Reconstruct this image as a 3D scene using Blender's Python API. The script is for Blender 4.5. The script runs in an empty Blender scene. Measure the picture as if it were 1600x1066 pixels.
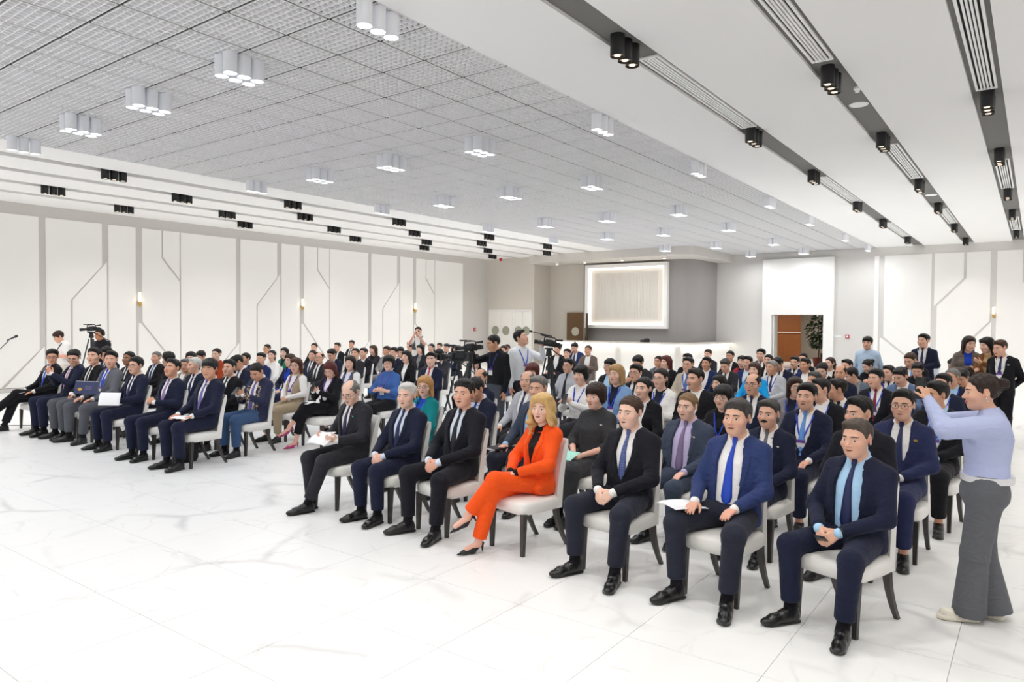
import bpy, bmesh, math, random
import numpy as np
from mathutils import Matrix, Vector
random.seed(7)
S = bpy.context.scene
COL = S.collection

# ------------------------------------------------------------------ camera, world, exposure
cam_d = bpy.data.cameras.new('camera'); cam = bpy.data.objects.new('camera', cam_d); COL.objects.link(cam)
cam_d.sensor_width = 36.0; cam_d.sensor_fit = 'HORIZONTAL'; cam_d.lens = 1114.1 * 36 / 1600
cam_d.clip_start = 0.05; cam_d.clip_end = 200
def cam_axes(yaw, pitch, roll):
    c, s = math.cos(yaw), math.sin(yaw)
    r = Vector((c, s, 0)); f = Vector((-s * math.cos(pitch), c * math.cos(pitch), -math.sin(pitch))); u = r.cross(f)
    return r * math.cos(roll) + u * math.sin(roll), u * math.cos(roll) - r * math.sin(roll), f
cr, cu, cf = cam_axes(0.63416, 0.02542, 0.0071)
cam.matrix_world = Matrix(((cr.x, cu.x, -cf.x, 0), (cr.y, cu.y, -cf.y, 0), (cr.z, cu.z, -cf.z, 2.02), (0, 0, 0, 1)))
S.camera = cam
W = bpy.data.worlds.new('world'); S.world = W; W.use_nodes = True
W.node_tree.nodes['Background'].inputs[0].default_value = (0.9, 0.95, 1.0, 1)
W.node_tree.nodes['Background'].inputs[1].default_value = 0.6
S.view_settings.view_transform = 'Standard'; S.view_settings.look = 'None'
S.view_settings.gamma = 1.0; S.view_settings.use_curve_mapping = False
S.view_settings.exposure = -1.12
S.cycles.use_denoising = True
S.cycles.max_bounces = 14; S.cycles.diffuse_bounces = 10; S.cycles.glossy_bounces = 3
S.cycles.sample_clamp_indirect = 8.0

# ------------------------------------------------------------------ lamps of the hall (one soft disc under every lamp cluster)
H = 5.25                                   # ceiling height
GRID_X = (-14.65, -12.37, -10.22, -7.99, -5.53)
GRID_Y = (-3.5, 1.1, 5.15, 9.87, 13.8, 18.55, 22.5, 27.4, 31.6)
SLOT_R = (0.95, -0.62, -2.19, -3.89); SLOT_L = (-16.3, -17.86, -19.43, -20.97)
SLOT_YA = (-1.2, 3.4, 7.45, 12.1, 16.1, 20.7, 24.6, 29.8)     # outer / every other slot
SLOT_YB = (-3.6, 1.1, 5.0, 9.85, 13.7, 18.4, 22.2, 26.9, 31.4)
def lamp_disc(name, x, y, z, size, power, col, spread):
    d = bpy.data.lights.get(name)
    if d is None:
        d = bpy.data.lights.new(name, 'AREA'); d.shape = 'DISK'; d.size = size; d.energy = power; d.color = col
        d.spread = math.radians(spread)
    o = bpy.data.objects.new(name, d); COL.objects.link(o); o.location = (x, y, z)
    return o
GRID_W, SLOT_W = 62.0, 30.0
for x in GRID_X:
    for y in GRID_Y:
        if not (x < -12 and y > 28): lamp_disc('grid_lamp_light', x, y, H - 0.27, 0.34, GRID_W, (0.97, 0.985, 1.0), 170)
for i, x in enumerate(SLOT_R):
    for y in (SLOT_YB if i in (0, 2) else SLOT_YA): lamp_disc('slot_lamp_light', x, y, H - 0.25, 0.3, SLOT_W, (1.0, 0.965, 0.91), 112)
for i, x in enumerate(SLOT_L):
    for y in (SLOT_YA if i in (0, 2) else SLOT_YB):
        if y < 27.5: lamp_disc('slot_lamp_light', x, y, H - 0.25, 0.3, SLOT_W, (1.0, 0.965, 0.91), 112)

# ------------------------------------------------------------------ materials
def lin(h):
    h = h.lstrip('#'); v = [int(h[i:i + 2], 16) / 255 for i in (0, 2, 4)]
    return tuple(c / 12.92 if c <= 0.04045 else ((c + 0.055) / 1.055) ** 2.4 for c in v)
MATS = {}
def mat(name, col='808080', rough=0.6, metal=0.0, emit=None, estr=1.0, noise=0.0, nscale=40.0, bump=0.0, objcol=False, spec=0.5, coat=0.0, trans=0.0, sheen=0.0, attr=None):
    if name in MATS: return MATS[name]
    m = bpy.data.materials.new(name); m.use_nodes = True; nt = m.node_tree; N, Lk = nt.nodes, nt.links
    b = N['Principled BSDF']; b.inputs['Roughness'].default_value = rough; b.inputs['Metallic'].default_value = metal
    b.inputs['Specular IOR Level'].default_value = spec; b.inputs['Coat Weight'].default_value = coat
    b.inputs['Transmission Weight'].default_value = trans; b.inputs['Sheen Weight'].default_value = sheen
    src = None
    if objcol:
        oi = N.new('ShaderNodeObjectInfo'); src = oi.outputs['Color']
    else:
        c = lin(col) if isinstance(col, str) else col
        b.inputs['Base Color'].default_value = (*c, 1)
    tc = N.new('ShaderNodeTexCoord')
    if attr:
        at = N.new('ShaderNodeAttribute'); at.attribute_name = attr
        mx = N.new('ShaderNodeMix'); mx.data_type = 'RGBA'; mx.blend_type = 'MULTIPLY'; mx.inputs[0].default_value = 1.0
        if src: Lk.new(src, mx.inputs[6])
        else: mx.inputs[6].default_value = (*c, 1)
        Lk.new(at.outputs['Color'], mx.inputs[7]); src = mx.outputs[2]
    if noise or bump:
        n = N.new('ShaderNodeTexNoise'); n.inputs['Scale'].default_value = nscale; n.inputs['Detail'].default_value = 4
        Lk.new(tc.outputs['Object'], n.inputs['Vector'])
        if noise:
            mr = N.new('ShaderNodeMapRange'); mr.inputs[3].default_value = 1 - noise; mr.inputs[4].default_value = 1 + noise
            Lk.new(n.outputs['Fac'], mr.inputs[0])
            mx = N.new('ShaderNodeMix'); mx.data_type = 'RGBA'; mx.blend_type = 'MULTIPLY'; mx.inputs[0].default_value = 1.0
            if src: Lk.new(src, mx.inputs[6])
            else: mx.inputs[6].default_value = (*c, 1)
            Lk.new(mr.outputs[0], mx.inputs[7]); src = mx.outputs[2]
        if bump:
            bp = N.new('ShaderNodeBump'); bp.inputs['Strength'].default_value = bump; bp.inputs['Distance'].default_value = 0.01
            Lk.new(n.outputs['Fac'], bp.inputs['Height']); Lk.new(bp.outputs[0], b.inputs['Normal'])
    if src: Lk.new(src, b.inputs['Base Color'])
    if emit:
        b.inputs['Emission Color'].default_value = (*lin(emit), 1); b.inputs['Emission Strength'].default_value = estr
    MATS[name] = m; return m

# ------------------------------------------------------------------ mesh helpers
class MB:
    """collects shapes for ONE mesh"""
    def __init__(s): s.v = []; s.f = []; s.m = []
    def add(s, vs, fs, mi=0):
        o = len(s.v); s.v += [tuple(v) for v in vs]; s.f += [tuple(i + o for i in f) for f in fs]; s.m += [mi] * len(fs); return s
    def box(s, x0, x1, y0, y1, z0, z1, mi=0, M=None):
        vs = [Vector(p) for p in ((x0, y0, z0), (x1, y0, z0), (x1, y1, z0), (x0, y1, z0), (x0, y0, z1), (x1, y0, z1), (x1, y1, z1), (x0, y1, z1))]
        if M: vs = [M @ v for v in vs]
        return s.add(vs, [(0, 3, 2, 1), (4, 5, 6, 7), (0, 1, 5, 4), (1, 2, 6, 5), (2, 3, 7, 6), (3, 0, 4, 7)], mi)
    def loft(s, rings, cap=True, mi=0):
        n = len(rings[0]); vs = [p for r in rings for p in r]; fs = []
        for i in range(len(rings) - 1):
            for j in range(n): fs.append((i * n + j, i * n + (j + 1) % n, (i + 1) * n + (j + 1) % n, (i + 1) * n + j))
        if cap: fs.append(tuple(range(n - 1, -1, -1))); fs.append(tuple((len(rings) - 1) * n + j for j in range(n)))
        return s.add(vs, fs, mi)
    def tube(s, pts, rad, n=10, mi=0, cap=True):
        pts = [Vector(p) for p in pts]; rings = []; up = None
        for i, p in enumerate(pts):
            t = (pts[min(i + 1, len(pts) - 1)] - pts[max(i - 1, 0)]).normalized()
            if up is None: up = Vector((0, 0, 1)) if abs(t.z) < .9 else Vector((1, 0, 0))
            a = t.cross(up).normalized(); b = a.cross(t).normalized(); up = b
            r = rad[i] if isinstance(rad, (list, tuple)) else rad
            rings.append([p + (a * math.cos(k * 2 * math.pi / n) + b * math.sin(k * 2 * math.pi / n)) * r for k in range(n)])
        return s.loft(rings, cap, mi)
    def cyl(s, p0, p1, r0, r1=None, n=16, mi=0): return s.tube([p0, p1], [r0, r0 if r1 is None else r1], n, mi)
    def lathe(s, prof, n=20, c=(0, 0, 0), mi=0):
        return s.loft([[(c[0] + r * math.cos(k * 2 * math.pi / n), c[1] + r * math.sin(k * 2 * math.pi / n), c[2] + z) for k in range(n)] for r, z in prof], True, mi)
    def prism(s, poly, axis, a0, a1, mi=0):
        """polygon in the plane normal to axis ('x': (y,z) / 'y': (x,z) / 'z': (x,y)) extruded from a0 to a1"""
        def P(p, a): return (a, p[0], p[1]) if axis == 'x' else (p[0], a, p[1]) if axis == 'y' else (p[0], p[1], a)
        n = len(poly); return s.add([P(p, a0) for p in poly] + [P(p, a1) for p in poly],
            [tuple(range(n - 1, -1, -1)), tuple(range(n, 2 * n))] + [(i, (i + 1) % n, n + (i + 1) % n, n + i) for i in range(n)], mi)
    def mesh(s, name, mats, smooth=False, bevel=0, auto=None):
        me = bpy.data.meshes.new(name); me.from_pydata(s.v, [], s.f)
        for m in (mats if isinstance(mats, (list, tuple)) else [mats]): me.materials.append(m)
        if any(s.m): me.polygons.foreach_set('material_index', s.m)
        bm = bmesh.new(); bm.from_mesh(me); bmesh.ops.recalc_face_normals(bm, faces=bm.faces)
        if bevel: bmesh.ops.bevel(bm, geom=[e for e in bm.edges if len(e.link_faces) == 2 and e.calc_face_angle(0) > .6], offset=bevel, segments=2, affect='EDGES', profile=.6)
        bm.to_mesh(me); bm.free()
        if smooth: me.shade_smooth()
        if auto:
            me.shade_smooth()
            bm = bmesh.new(); bm.from_mesh(me)
            for e in bm.edges:
                if len(e.link_faces) == 2 and e.calc_face_angle(0) > auto: e.smooth = False
            bm.to_mesh(me); bm.free()
        me.update(); return me
def obj(name, me, parent=None, loc=None, rot=None, mtx=None, color=None):
    o = bpy.data.objects.new(name, me); COL.objects.link(o)
    if parent: o.parent = parent
    if loc is not None: o.location = loc
    if rot is not None: o.rotation_euler = rot
    if mtx is not None: o.matrix_local = mtx
    if color: o.color = (*lin(color), 1) if isinstance(color, str) else (*color, 1)
    return o
def tag(o, label, cat, group=None):
    o['label'] = label; o['category'] = cat
    if group: o['group'] = group
    return o
def thing(name, label, cat, loc=(0, 0, 0), rz=0.0, group=None, scale=1.0):
    o = bpy.data.objects.new(name, None); COL.objects.link(o); o.location = loc; o.rotation_euler = (0, 0, rz)
    o.scale = (scale,) * 3; o.empty_display_size = .1
    return tag(o, label, cat, group)
def copy_thing(root, label, loc, rz=None, group=None):
    r = root.copy(); COL.objects.link(r); r.location = loc; r['label'] = label
    if rz is not None: r.rotation_euler = (0, 0, rz)
    if group: r['group'] = group
    for ch in root.children:
        c = ch.copy(); COL.objects.link(c); c.parent = r
        for g in ch.children:
            d = g.copy(); COL.objects.link(d); d.parent = c
    return r
def struct(name, me, parent=None, **k):
    o = obj(name, me, parent, **k)
    if parent is None: o['kind'] = 'structure'
    return o
# ------------------------------------------------------------------ floor: large white marble tiles
XL, XR, YN, YF, YD = -22.8, 2.4, -6.0, 32.9, 28.8
def marble():
    m = bpy.data.materials.new('white_marble'); m.use_nodes = True; nt = m.node_tree; N, L = nt.nodes, nt.links; b = N['Principled BSDF']
    b.inputs['Roughness'].default_value = .30; b.inputs['Specular IOR Level'].default_value = .35
    g = N.new('ShaderNodeNewGeometry')
    def vein(scale, dist, width, strength):
        n0 = N.new('ShaderNodeTexNoise'); n0.inputs['Scale'].default_value = scale * .7; n0.inputs['Detail'].default_value = 5; L.new(g.outputs['Position'], n0.inputs['Vector'])
        mx = N.new('ShaderNodeVectorMath'); mx.operation = 'MULTIPLY_ADD'; mx.inputs[1].default_value = (dist,) * 3; L.new(n0.outputs['Color'], mx.inputs[0]); L.new(g.outputs['Position'], mx.inputs[2])
        v = N.new('ShaderNodeTexVoronoi'); v.feature = 'DISTANCE_TO_EDGE'; v.inputs['Scale'].default_value = scale; L.new(mx.outputs[0], v.inputs['Vector'])
        r = N.new('ShaderNodeMapRange'); r.inputs[1].default_value = 0; r.inputs[2].default_value = width; r.inputs[3].default_value = strength; r.inputs[4].default_value = 0; L.new(v.outputs['Distance'], r.inputs[0])
        n1 = N.new('ShaderNodeTexNoise'); n1.inputs['Scale'].default_value = scale * 1.6; L.new(g.outputs['Position'], n1.inputs['Vector'])
        r1 = N.new('ShaderNodeMapRange'); r1.inputs[1].default_value = .46; r1.inputs[2].default_value = .68; L.new(n1.outputs['Fac'], r1.inputs[0])
        q = N.new('ShaderNodeMath'); q.operation = 'MULTIPLY'; L.new(r.outputs[0], q.inputs[0]); L.new(r1.outputs[0], q.inputs[1]); return q.outputs[0]
    a, c = vein(.75, .9, .05, .55), vein(1.7, .6, .03, .30)
    s = N.new('ShaderNodeMath'); s.operation = 'ADD'; L.new(a, s.inputs[0]); L.new(c, s.inputs[1])
    cl = N.new('ShaderNodeTexNoise'); cl.inputs['Scale'].default_value = .9; cl.inputs['Detail'].default_value = 6; L.new(g.outputs['Position'], cl.inputs['Vector'])
    r = N.new('ShaderNodeMapRange'); r.inputs[1].default_value = .5; r.inputs[2].default_value = .8; r.inputs[3].default_value = 0; r.inputs[4].default_value = .12; L.new(cl.outputs['Fac'], r.inputs[0])
    s2 = N.new('ShaderNodeMath'); s2.operation = 'ADD'; s2.use_clamp = True; L.new(s.outputs[0], s2.inputs[0]); L.new(r.outputs[0], s2.inputs[1])
    mx = N.new('ShaderNodeMix'); mx.data_type = 'RGBA'; mx.inputs[6].default_value = (.90, .90, .895, 1); mx.inputs[7].default_value = (.52, .52, .525, 1); L.new(s2.outputs[0], mx.inputs[0])
    L.new(mx.outputs[2], b.inputs['Base Color']); return m
M_MARBLE = marble()
M_GROUT = mat('tile_joint', 'd2d0cd', rough=.8)
TX, TY, TX0, TY0 = .86, .86, -22.73, .68
fl = MB(); fl.box(XL, XR, YN, YF + 14, -.12, -.012); 
floor = struct('floor', fl.mesh('floor', M_GROUT))
TJ = .0018
tile_me = MB().box(TJ, TX - TJ, TJ, TY - TJ, -.0118, 0).mesh('tile', M_MARBLE)
for i in range(29):
    for j in range(9): obj('tile', tile_me, floor, loc=(TX0 + i * TX, TY0 + j * TY, 0))
far = MB()
for i in range(-1, 30):
    for j in list(range(-7, 0)) + list(range(9, 54)):
        y0, y1 = max(YN, TY0 + j * TY + TJ), TY0 + (j + 1) * TY - TJ
        far.box(max(XL, TX0 + i * TX + TJ), min(XR, TX0 + (i + 1) * TX - TJ), y0, y1, -.0118, 0)
o = obj('tiles', far.mesh('tiles', M_MARBLE), floor); o['kind'] = 'stuff'
# ------------------------------------------------------------------ walls
M_WALL = mat('wall_grey_paint', 'cfccc9', rough=.8, noise=.015, nscale=3)
M_PANEL = mat('wall_panel_white', 'f8f7f5', rough=.55, noise=.01, nscale=2)
M_CEIL = mat('ceiling_white', 'f9f9f9', rough=.85, noise=.01, nscale=2)
M_GREYC = mat('ceiling_grey_strip', '777573', rough=.8)
M_TRIM = mat('trim_white', 'efeeec', rough=.6)
M_BARGREY = mat('bar_wall_grey', '9a9694', rough=.75)
M_GREY2 = mat('wall_warm_grey', 'd3cdc4', rough=.8)
ZT = 4.92
wl = struct('wall_left', MB().box(XL - .2, XL, YN, YD, 0, 5.6).mesh('wall_left', M_WALL))
def px_panel(poly, parent): obj('wall_panel', MB().prism(poly, 'x', XL + .0005, XL + .035).mesh('wall_panel', M_PANEL, bevel=.004), parent)
ZB = .12
for k in range(-2, 4):
    b = 8.44 + 6.165 * k
    def Y(o): return b + o
    polys = [
        [(Y(-2.10), ZB), (Y(-1.02), ZB), (Y(-1.02), .16), (Y(-.09), 1.16), (Y(-.09), ZT), (Y(-2.10), ZT)],
        [(Y(-.95), ZB), (Y(.035), ZB), (Y(.035), 1.24), (Y(-.03), 1.18)],
        [(Y(.085), ZB), (Y(.72), ZB), (Y(.72), 2.60), (Y(1.60), 3.66), (Y(1.60), ZT), (Y(.085), ZT)],
        [(Y(.775), ZB), (Y(1.735), ZB), (Y(1.735), 3.78), (Y(1.69), 3.72), (Y(.775), 2.60)],
        [(Y(1.785), ZB), (Y(2.60), ZB), (Y(2.60), ZT), (Y(1.785), ZT)],
        [(Y(2.80), 1.96), (Y(4.02), .42), (Y(4.02), 3.30), (Y(3.42), 4.02), (Y(3.42), ZT), (Y(2.80), ZT)],
        [(Y(2.68), ZB), (Y(4.02), ZB), (Y(4.02), .34), (Y(2.75), 1.93), (Y(2.68), 1.93)],
        [(Y(3.47), 4.06), (Y(4.02), 3.38), (Y(4.02), ZT), (Y(3.47), ZT)]]
    for pl in polys:
        if max(p[0] for p in pl) > 28.1 or min(p[0] for p in pl) < YN: continue
        px_panel(pl, wl)
obj('wall_panel', MB().prism([(27.05, ZB), (28.05, ZB), (28.05, ZT), (27.05, ZT)], 'x', XL + .0005, XL + .035).mesh('wall_panel', M_PANEL, bevel=.004), wl) if False else None
# end wall with the white doors, pier, recess of the bar
wd = struct('wall_back', MB().box(XL - .2, -20.0, YD, YD + .2, 0, 5.6).box(-20.0, -19.85, YD, 30.25, 0, 5.6).box(-20.0, -17.7, 30.2, 30.4, 0, 5.6).mesh('wall_back', M_GREY2))
M_DOOR = mat('door_white', 'f0eeea', rough=.5); M_PORT = mat('porthole_glass', '9b9c8c', rough=.15, spec=.6)
def disc_y(b, x, z, rx, rz, y0, y1, mi=0, n=28): b.loft([[(x + rx * math.cos(2 * math.pi * k / n), y, z + rz * math.sin(2 * math.pi * k / n)) for k in range(n)] for y in (y0, y1)], True, mi)
def white_door(x0, x1, n):
    d = struct('door_%d' % n, MB().box(x0 - .09, x0, YD - .05, YD - .001, 0, 2.68).box(x1, x1 + .09, YD - .05, YD - .001, 0, 2.68).box(x0, x1, YD - .05, YD - .001, 2.60, 2.68).mesh('door_frame', M_TRIM, bevel=.006))
    xm = (x0 + x1) / 2
    for a, c in ((x0 + .01, xm - .005), (xm + .005, x1 - .01)):
        l = obj('door_leaf', MB().box(a, c, YD - .035, YD - .002, .01, 2.59).mesh('door_leaf', M_DOOR, bevel=.004), d)
        m = MB(); disc_y(m, (a + c) / 2, 1.62, .23, .23, YD - .044, YD - .036); obj('porthole', m.mesh('porthole', M_PORT), l)
        m = MB(); n_ = 28; m.tube([((a + c) / 2 + .245 * math.cos(2 * math.pi * k / n_), YD - .04, 1.62 + .245 * math.sin(2 * math.pi * k / n_)) for k in range(n_ + 1)], .012, 6); obj('porthole_ring', m.mesh('porthole_ring', M_TRIM, smooth=True), l)
white_door(-22.55, -21.2, 1); white_door(-20.98 - .02, -20.06, 2)
# back wall on the aisle side: panels, doorway into a corridor
bw = MB(); bw.box(-12.2, -9.62, YF, YF + .25, 0, 5.6); bw.box(-7.43, XR, YF, YF + .25, 0, 5.6); bw.box(-9.62, -7.43, YF, YF + .25, 2.47, 5.6)
wb = struct('wall_rear', bw.mesh('wall_rear', mat('wall_light_grey', 'd9d7d4', rough=.8, noise=.01, nscale=3)))
pf = MB(); pf.box(-10.03, -9.62, YF - .16, YF - .001, 0, 4.95); pf.box(-7.43, -7.02, YF - .16, YF - .001, 0, 4.95); pf.box(-9.62, -7.43, YF - .16, YF - .001, 2.47, 4.95)
dp = struct('door_3', pf.mesh('door_portal', M_PANEL, bevel=.006))
lf = obj('door_leaf', MB().box(-.03, .03, .0, 1.08, .01, 2.44).mesh('door_leaf', M_DOOR, bevel=.005), dp, loc=(-9.57, YF + .02, 0), rot=(0, 0, math.radians(8)))
obj('door_handle', MB().tube([(.03, .98, 1.05), (.08, .98, 1.05), (.08, .88, 1.05)], .012, 8).mesh('door_handle', mat('steel', '9a9a9a', rough=.3, metal=1)), lf)
def rear_panel(poly): obj('wall_panel', MB().prism(poly, 'y', YF - .035, YF - .0005).mesh('wall_panel', M_PANEL, bevel=.004), wb)
obj('edge_strip', MB().box(-5.48, -5.31, YF - .05, YF - .0005, 0, 4.91).mesh('edge_strip', M_PANEL, bevel=.004), wb)
rear_panel([(-5.11, 1.56), (-3.42, .10), (-3.42, 4.90), (-5.11, 4.90)])
rear_panel([(-5.24, .10), (-3.50, .10), (-5.18, 1.50), (-5.24, 1.50)])
rear_panel([(-3.32, 2.80), (-2.33, 3.90), (-2.33, 4.90), (-3.32, 4.90)])
rear_panel([(-3.22, .10), (-2.06, .10), (-2.06, 1.55), (-1.46, 2.22), (-1.46, 4.90), (-2.24, 4.90), (-2.24, 3.88), (-3.22, 2.80)])
rear_panel([(-1.98, .10), (-1.40, .10), (-1.40, 2.20), (-1.98, 1.50)])
rear_panel([(-1.26, .10), (.45, .10), (.45, 2.70), (-.46, 3.70), (-.46, 4.90), (-1.26, 4.90)])
rear_panel([(-.40, 3.74), (.50, 2.78), (.50, 4.90), (-.40, 4.90)])
rear_panel([(.60, .10), (2.3, .10), (2.3, 4.90), (.60, 4.90)])
wr = struct('wall_right', MB().box(XR, XR + .2, YN, YF + .25, 0, 5.6).mesh('wall_right', M_WALL))
for k in range(-3, 16):
    y0 = 2.0 + 2.05 * k
    if YN < y0 and y0 + 1.95 < YF: obj('wall_panel', MB().box(XR - .035, XR - .0005, y0, y0 + 1.95, ZB, ZT).mesh('wall_panel', M_PANEL, bevel=.004), wr)
struct('wall_front', MB().box(XL - .2, XR + .2, YN - .2, YN, 0, 5.6).mesh('wall_front', M_PANEL))
struct('baseboard_left', MB().box(XL, XL + .05, YN, YD, 0, .10).mesh('baseboard_left', M_WALL, bevel=.004))
struct('baseboard_rear', MB().box(-7.0, XR, YF - .06, YF - .0005, 0, .09).mesh('baseboard_rear', M_WALL, bevel=.004))
# corridor seen through the doorway
struct('wall_corridor', MB().box(-13.5, -9.9, 45.0, 45.2, 0, 3.4).box(-9.9, -2.5, 45.0, 45.2, 0, 3.4).box(-13.7, -13.5, YF + .25, 45.2, 0, 3.4).box(-2.5, -2.3, YF + .25, 45.2, 0, 3.4).box(-13.5, -2.5, YF + .25, 45.2, 3.3, 3.5).mesh('wall_corridor', mat('corridor_wall', 'b9b2a8', rough=.8)))
M_WOOD = mat('brown_wood', '8e5427', rough=.5, noise=.2, nscale=8)
wp = struct('trim_1', MB().box(-13.0, -10.35, 40.6, 40.7, 0, 3.3).mesh('wood_wall', M_WOOD)); obj('dark_base', MB().box(-10.3, -2.6, 44.9, 44.99, 0, .35).mesh('dark_base', mat('dark_base', '2a2624')), wp); obj('shelf_line', MB().box(-13.0, -10.35, 40.5, 40.6, 1.58, 1.62).mesh('shelf_line', M_TRIM), wp)
for lx, ly in ((-11.6, 38.4), (-8.4, 38.0), (-9.0, 42.5)): lamp_disc('corridor_fill_light', lx, ly, 3.22, .6, 130, (1, .92, .82), 170)  # added fill discs that brighten the corridor, no fixtures behind them
# ------------------------------------------------------------------ bar: grey block with a lit niche, white counter, soffit, brown door
M_GLOW = mat('led_strip', 'ffffff', emit='fff6e6', estr=7.0)
r_ = .75; cx_, cy_ = -12.2 - r_, 29.9 + r_
blk = [(-17.7, 29.9)] + [(cx_ + r_ * math.sin(a), cy_ - r_ * math.cos(a)) for a in [i * math.pi / 2 / 10 for i in range(11)]] + [(-12.2, 32.95), (-17.7, 32.95)]
wbar = struct('wall_bar', MB().prism(blk, 'z', 0, 4.9).mesh('wall_bar', M_BARGREY, auto=.6))
nf = MB(); x0, x1, z0, z1 = -17.50, -13.28, 1.80, 4.80; t = .16
nf.box(x0, x1, 29.66, 29.898, z0, z0 + t).box(x0, x1, 29.66, 29.898, z1 - t, z1).box(x0, x0 + t, 29.66, 29.898, z0 + t, z1 - t).box(x1 - t, x1, 29.66, 29.898, z0 + t, z1 - t)
fr = struct('trim_2', nf.mesh('niche_frame', M_PANEL, bevel=.01))
g = MB(); e = t + .005; g.box(x0 + e, x1 - e, 29.80, 29.84, z0 + e, z0 + e + .05).box(x0 + e, x1 - e, 29.80, 29.84, z1 - e - .05, z1 - e).box(x0 + e, x0 + e + .05, 29.80, 29.84, z0 + e + .05, z1 - e - .05).box(x1 - e - .05, x1 - e, 29.80, 29.84, z0 + e + .05, z1 - e - .05)
for mm, p_ in zip(range(1), (g,)): obj('led_strip', p_.mesh('led_strip', M_GLOW), fr)
obj('niche_back', MB().box(x0 + t, x1 - t, 29.85, 29.897, z0 + t, z1 - t).mesh('niche_back', mat('niche_grey', 'e4dfd8', rough=.7)), fr)
sl = MB()
for k in range(46):
    a = x0 + t + .30 + k * .072; sl.box(a, a + .050, 29.83, 29.85, z0 + t + .28, z1 - t - .26)
o = obj('slats', sl.mesh('slats', mat('niche_slat', 'e6e1da', rough=.6)), fr); o['kind'] = 'stuff'
# counter
CT = 1.22; yc = 28.15; ro = .9
def ctr(off): # counter outline around the block, rounded corner
    xr = -11.45 + off; cxx, cyy = xr - ro, yc - off + ro
    return [(-18.9, yc - off)] + [(cxx + ro * math.sin(a), cyy - ro * math.cos(a)) for a in [i * math.pi / 2 / 10 for i in range(11)]] + [(xr, 32.85)]
def ring(off0, off1): return ctr(off1) + ctr(off0)[::-1]
bar = thing('bar_counter', 'long white bar counter with light strip under its top in front of the grey block', 'counter', (0, 0, 0))
obj('front_panel', MB().prism(ring(-.45, -.08), 'z', 0, CT - .10).mesh('front_panel', mat('bar_front', 'f4f2ee', rough=.5), auto=.6), bar)
obj('worktop', MB().prism(ring(-.55, .10), 'z', CT - .07, CT).mesh('worktop', mat('bar_top_stone', 'd9d2c8', rough=.35, noise=.15, nscale=6), auto=.6), bar)
obj('light_strip', MB().prism(ring(-.02, .04), 'z', CT - .095, CT - .072).mesh('light_strip', mat('bar_led', 'ffffff', emit='fff8ea', estr=16), auto=.6), bar)
for xx in (-14.9, -12.1): obj('pilaster', MB().box(xx - .12, xx + .12, yc + .01, yc + .09, 0, CT - .10).mesh('pilaster', mat('pilaster_grey', 'dcd9d4', rough=.6), bevel=.005), bar)
so = [(-20.0, 28.55), (-19.0, 28.25), (-18.0, 28.08), (-17.0, 28.0), (-11.9, 28.0)] + [(-11.9 + .45 * math.sin(a), 28.45 - .45 * math.cos(a)) for a in [i * math.pi / 2 / 6 for i in range(1, 7)]] + [(-11.45, 32.9), (-17.7, 32.9), (-17.7, 30.2), (-20.0, 30.2)]
sof = struct('ceiling_soffit', MB().prism(so, 'z', 4.9, 5.30).mesh('ceiling_soffit', mat('soffit', 'd6d2cd', rough=.8), auto=.6))
for x, y in ((-18.6, 28.9), (-16.9, 28.6), (-14.9, 28.5), (-12.9, 28.5)):
    sp = thing('spotlight', '%s small white ceiling spot above the bar, counted from the brown door' % {-18.6: 'first', -16.9: 'second', -14.9: 'third', -12.9: 'fourth'}[x], 'lamp', (x, y, 4.9), group='spots above the bar')
    obj('housing', MB().lathe([(.075, 0), (.075, -.08), (.06, -.085)], 18).mesh('housing', M_TRIM), sp); obj('bulb', MB().lathe([(.055, -.0855), (.055, -.087)], 14).mesh('bulb', M_GLOW), sp)
bd = struct('door_4', MB().box(-18.75, -17.72, 30.06, 30.18, 0, 2.55).mesh('door_leaf', mat('door_brown', '6a4c2c', rough=.5, noise=.2, nscale=8), bevel=.006))
m = MB(); disc_y(m, -18.25, 1.62, .21, .21, 30.048, 30.061); obj('porthole', m.mesh('porthole', mat('porthole_light', 'c9c8b4', rough=.2)), bd)
bl = obj('door_leaf', MB().box(0, .05, -1.0, 0, 0, 2.50).mesh('door_leaf', mat('dark_brown_wood', '46321c', rough=.5, noise=.15, nscale=8), bevel=.006), bd, loc=(-17.74, 30.05, 0), rot=(0, 0, math.radians(38)))
m = MB(); n_ = 24; m.loft([[(x, -.5 + .2 * math.cos(2 * math.pi * k / n_), 1.62 + .2 * math.sin(2 * math.pi * k / n_)) for k in range(n_)] for x in (-.008, -.001)]); obj('porthole', m.mesh('porthole', mat('porthole_dim', '8f938c', rough=.2)), bl)
# ------------------------------------------------------------------ ceiling: white boards, grey slots, white grid
ZC = H
ce = MB(); xs = [XL] + [v for x in sorted(SLOT_L) for v in (x - .18, x + .18)] + [-15.0]
for a, b in zip(xs[::2], xs[1::2]): ce.box(a, b, YN, YD, ZC, ZC + .16)
xs = [-5.43] + [v for x in sorted(SLOT_R) for v in (x - .18, x + .18)] + [XR]
for a, b in zip(xs[::2], xs[1::2]): ce.box(a, b, YN, YF, ZC, ZC + .16)
ceil = struct('ceiling', ce.mesh('ceiling', M_CEIL))
gs = MB()
for x in SLOT_L: gs.box(x - .18, x + .18, YN, YD, ZC + .07, ZC + .16)
obj('slot_strip', gs.mesh('slot_strip', mat('slot_strip_left', 'a5a09b', rough=.8)), ceil)
gs = MB()
for x in SLOT_R: gs.box(x - .179, x + .179, YN, YF, ZC + .04, ZC + .15)
obj('slot_strip', gs.mesh('slot_strip', M_GREYC), ceil)
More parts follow.
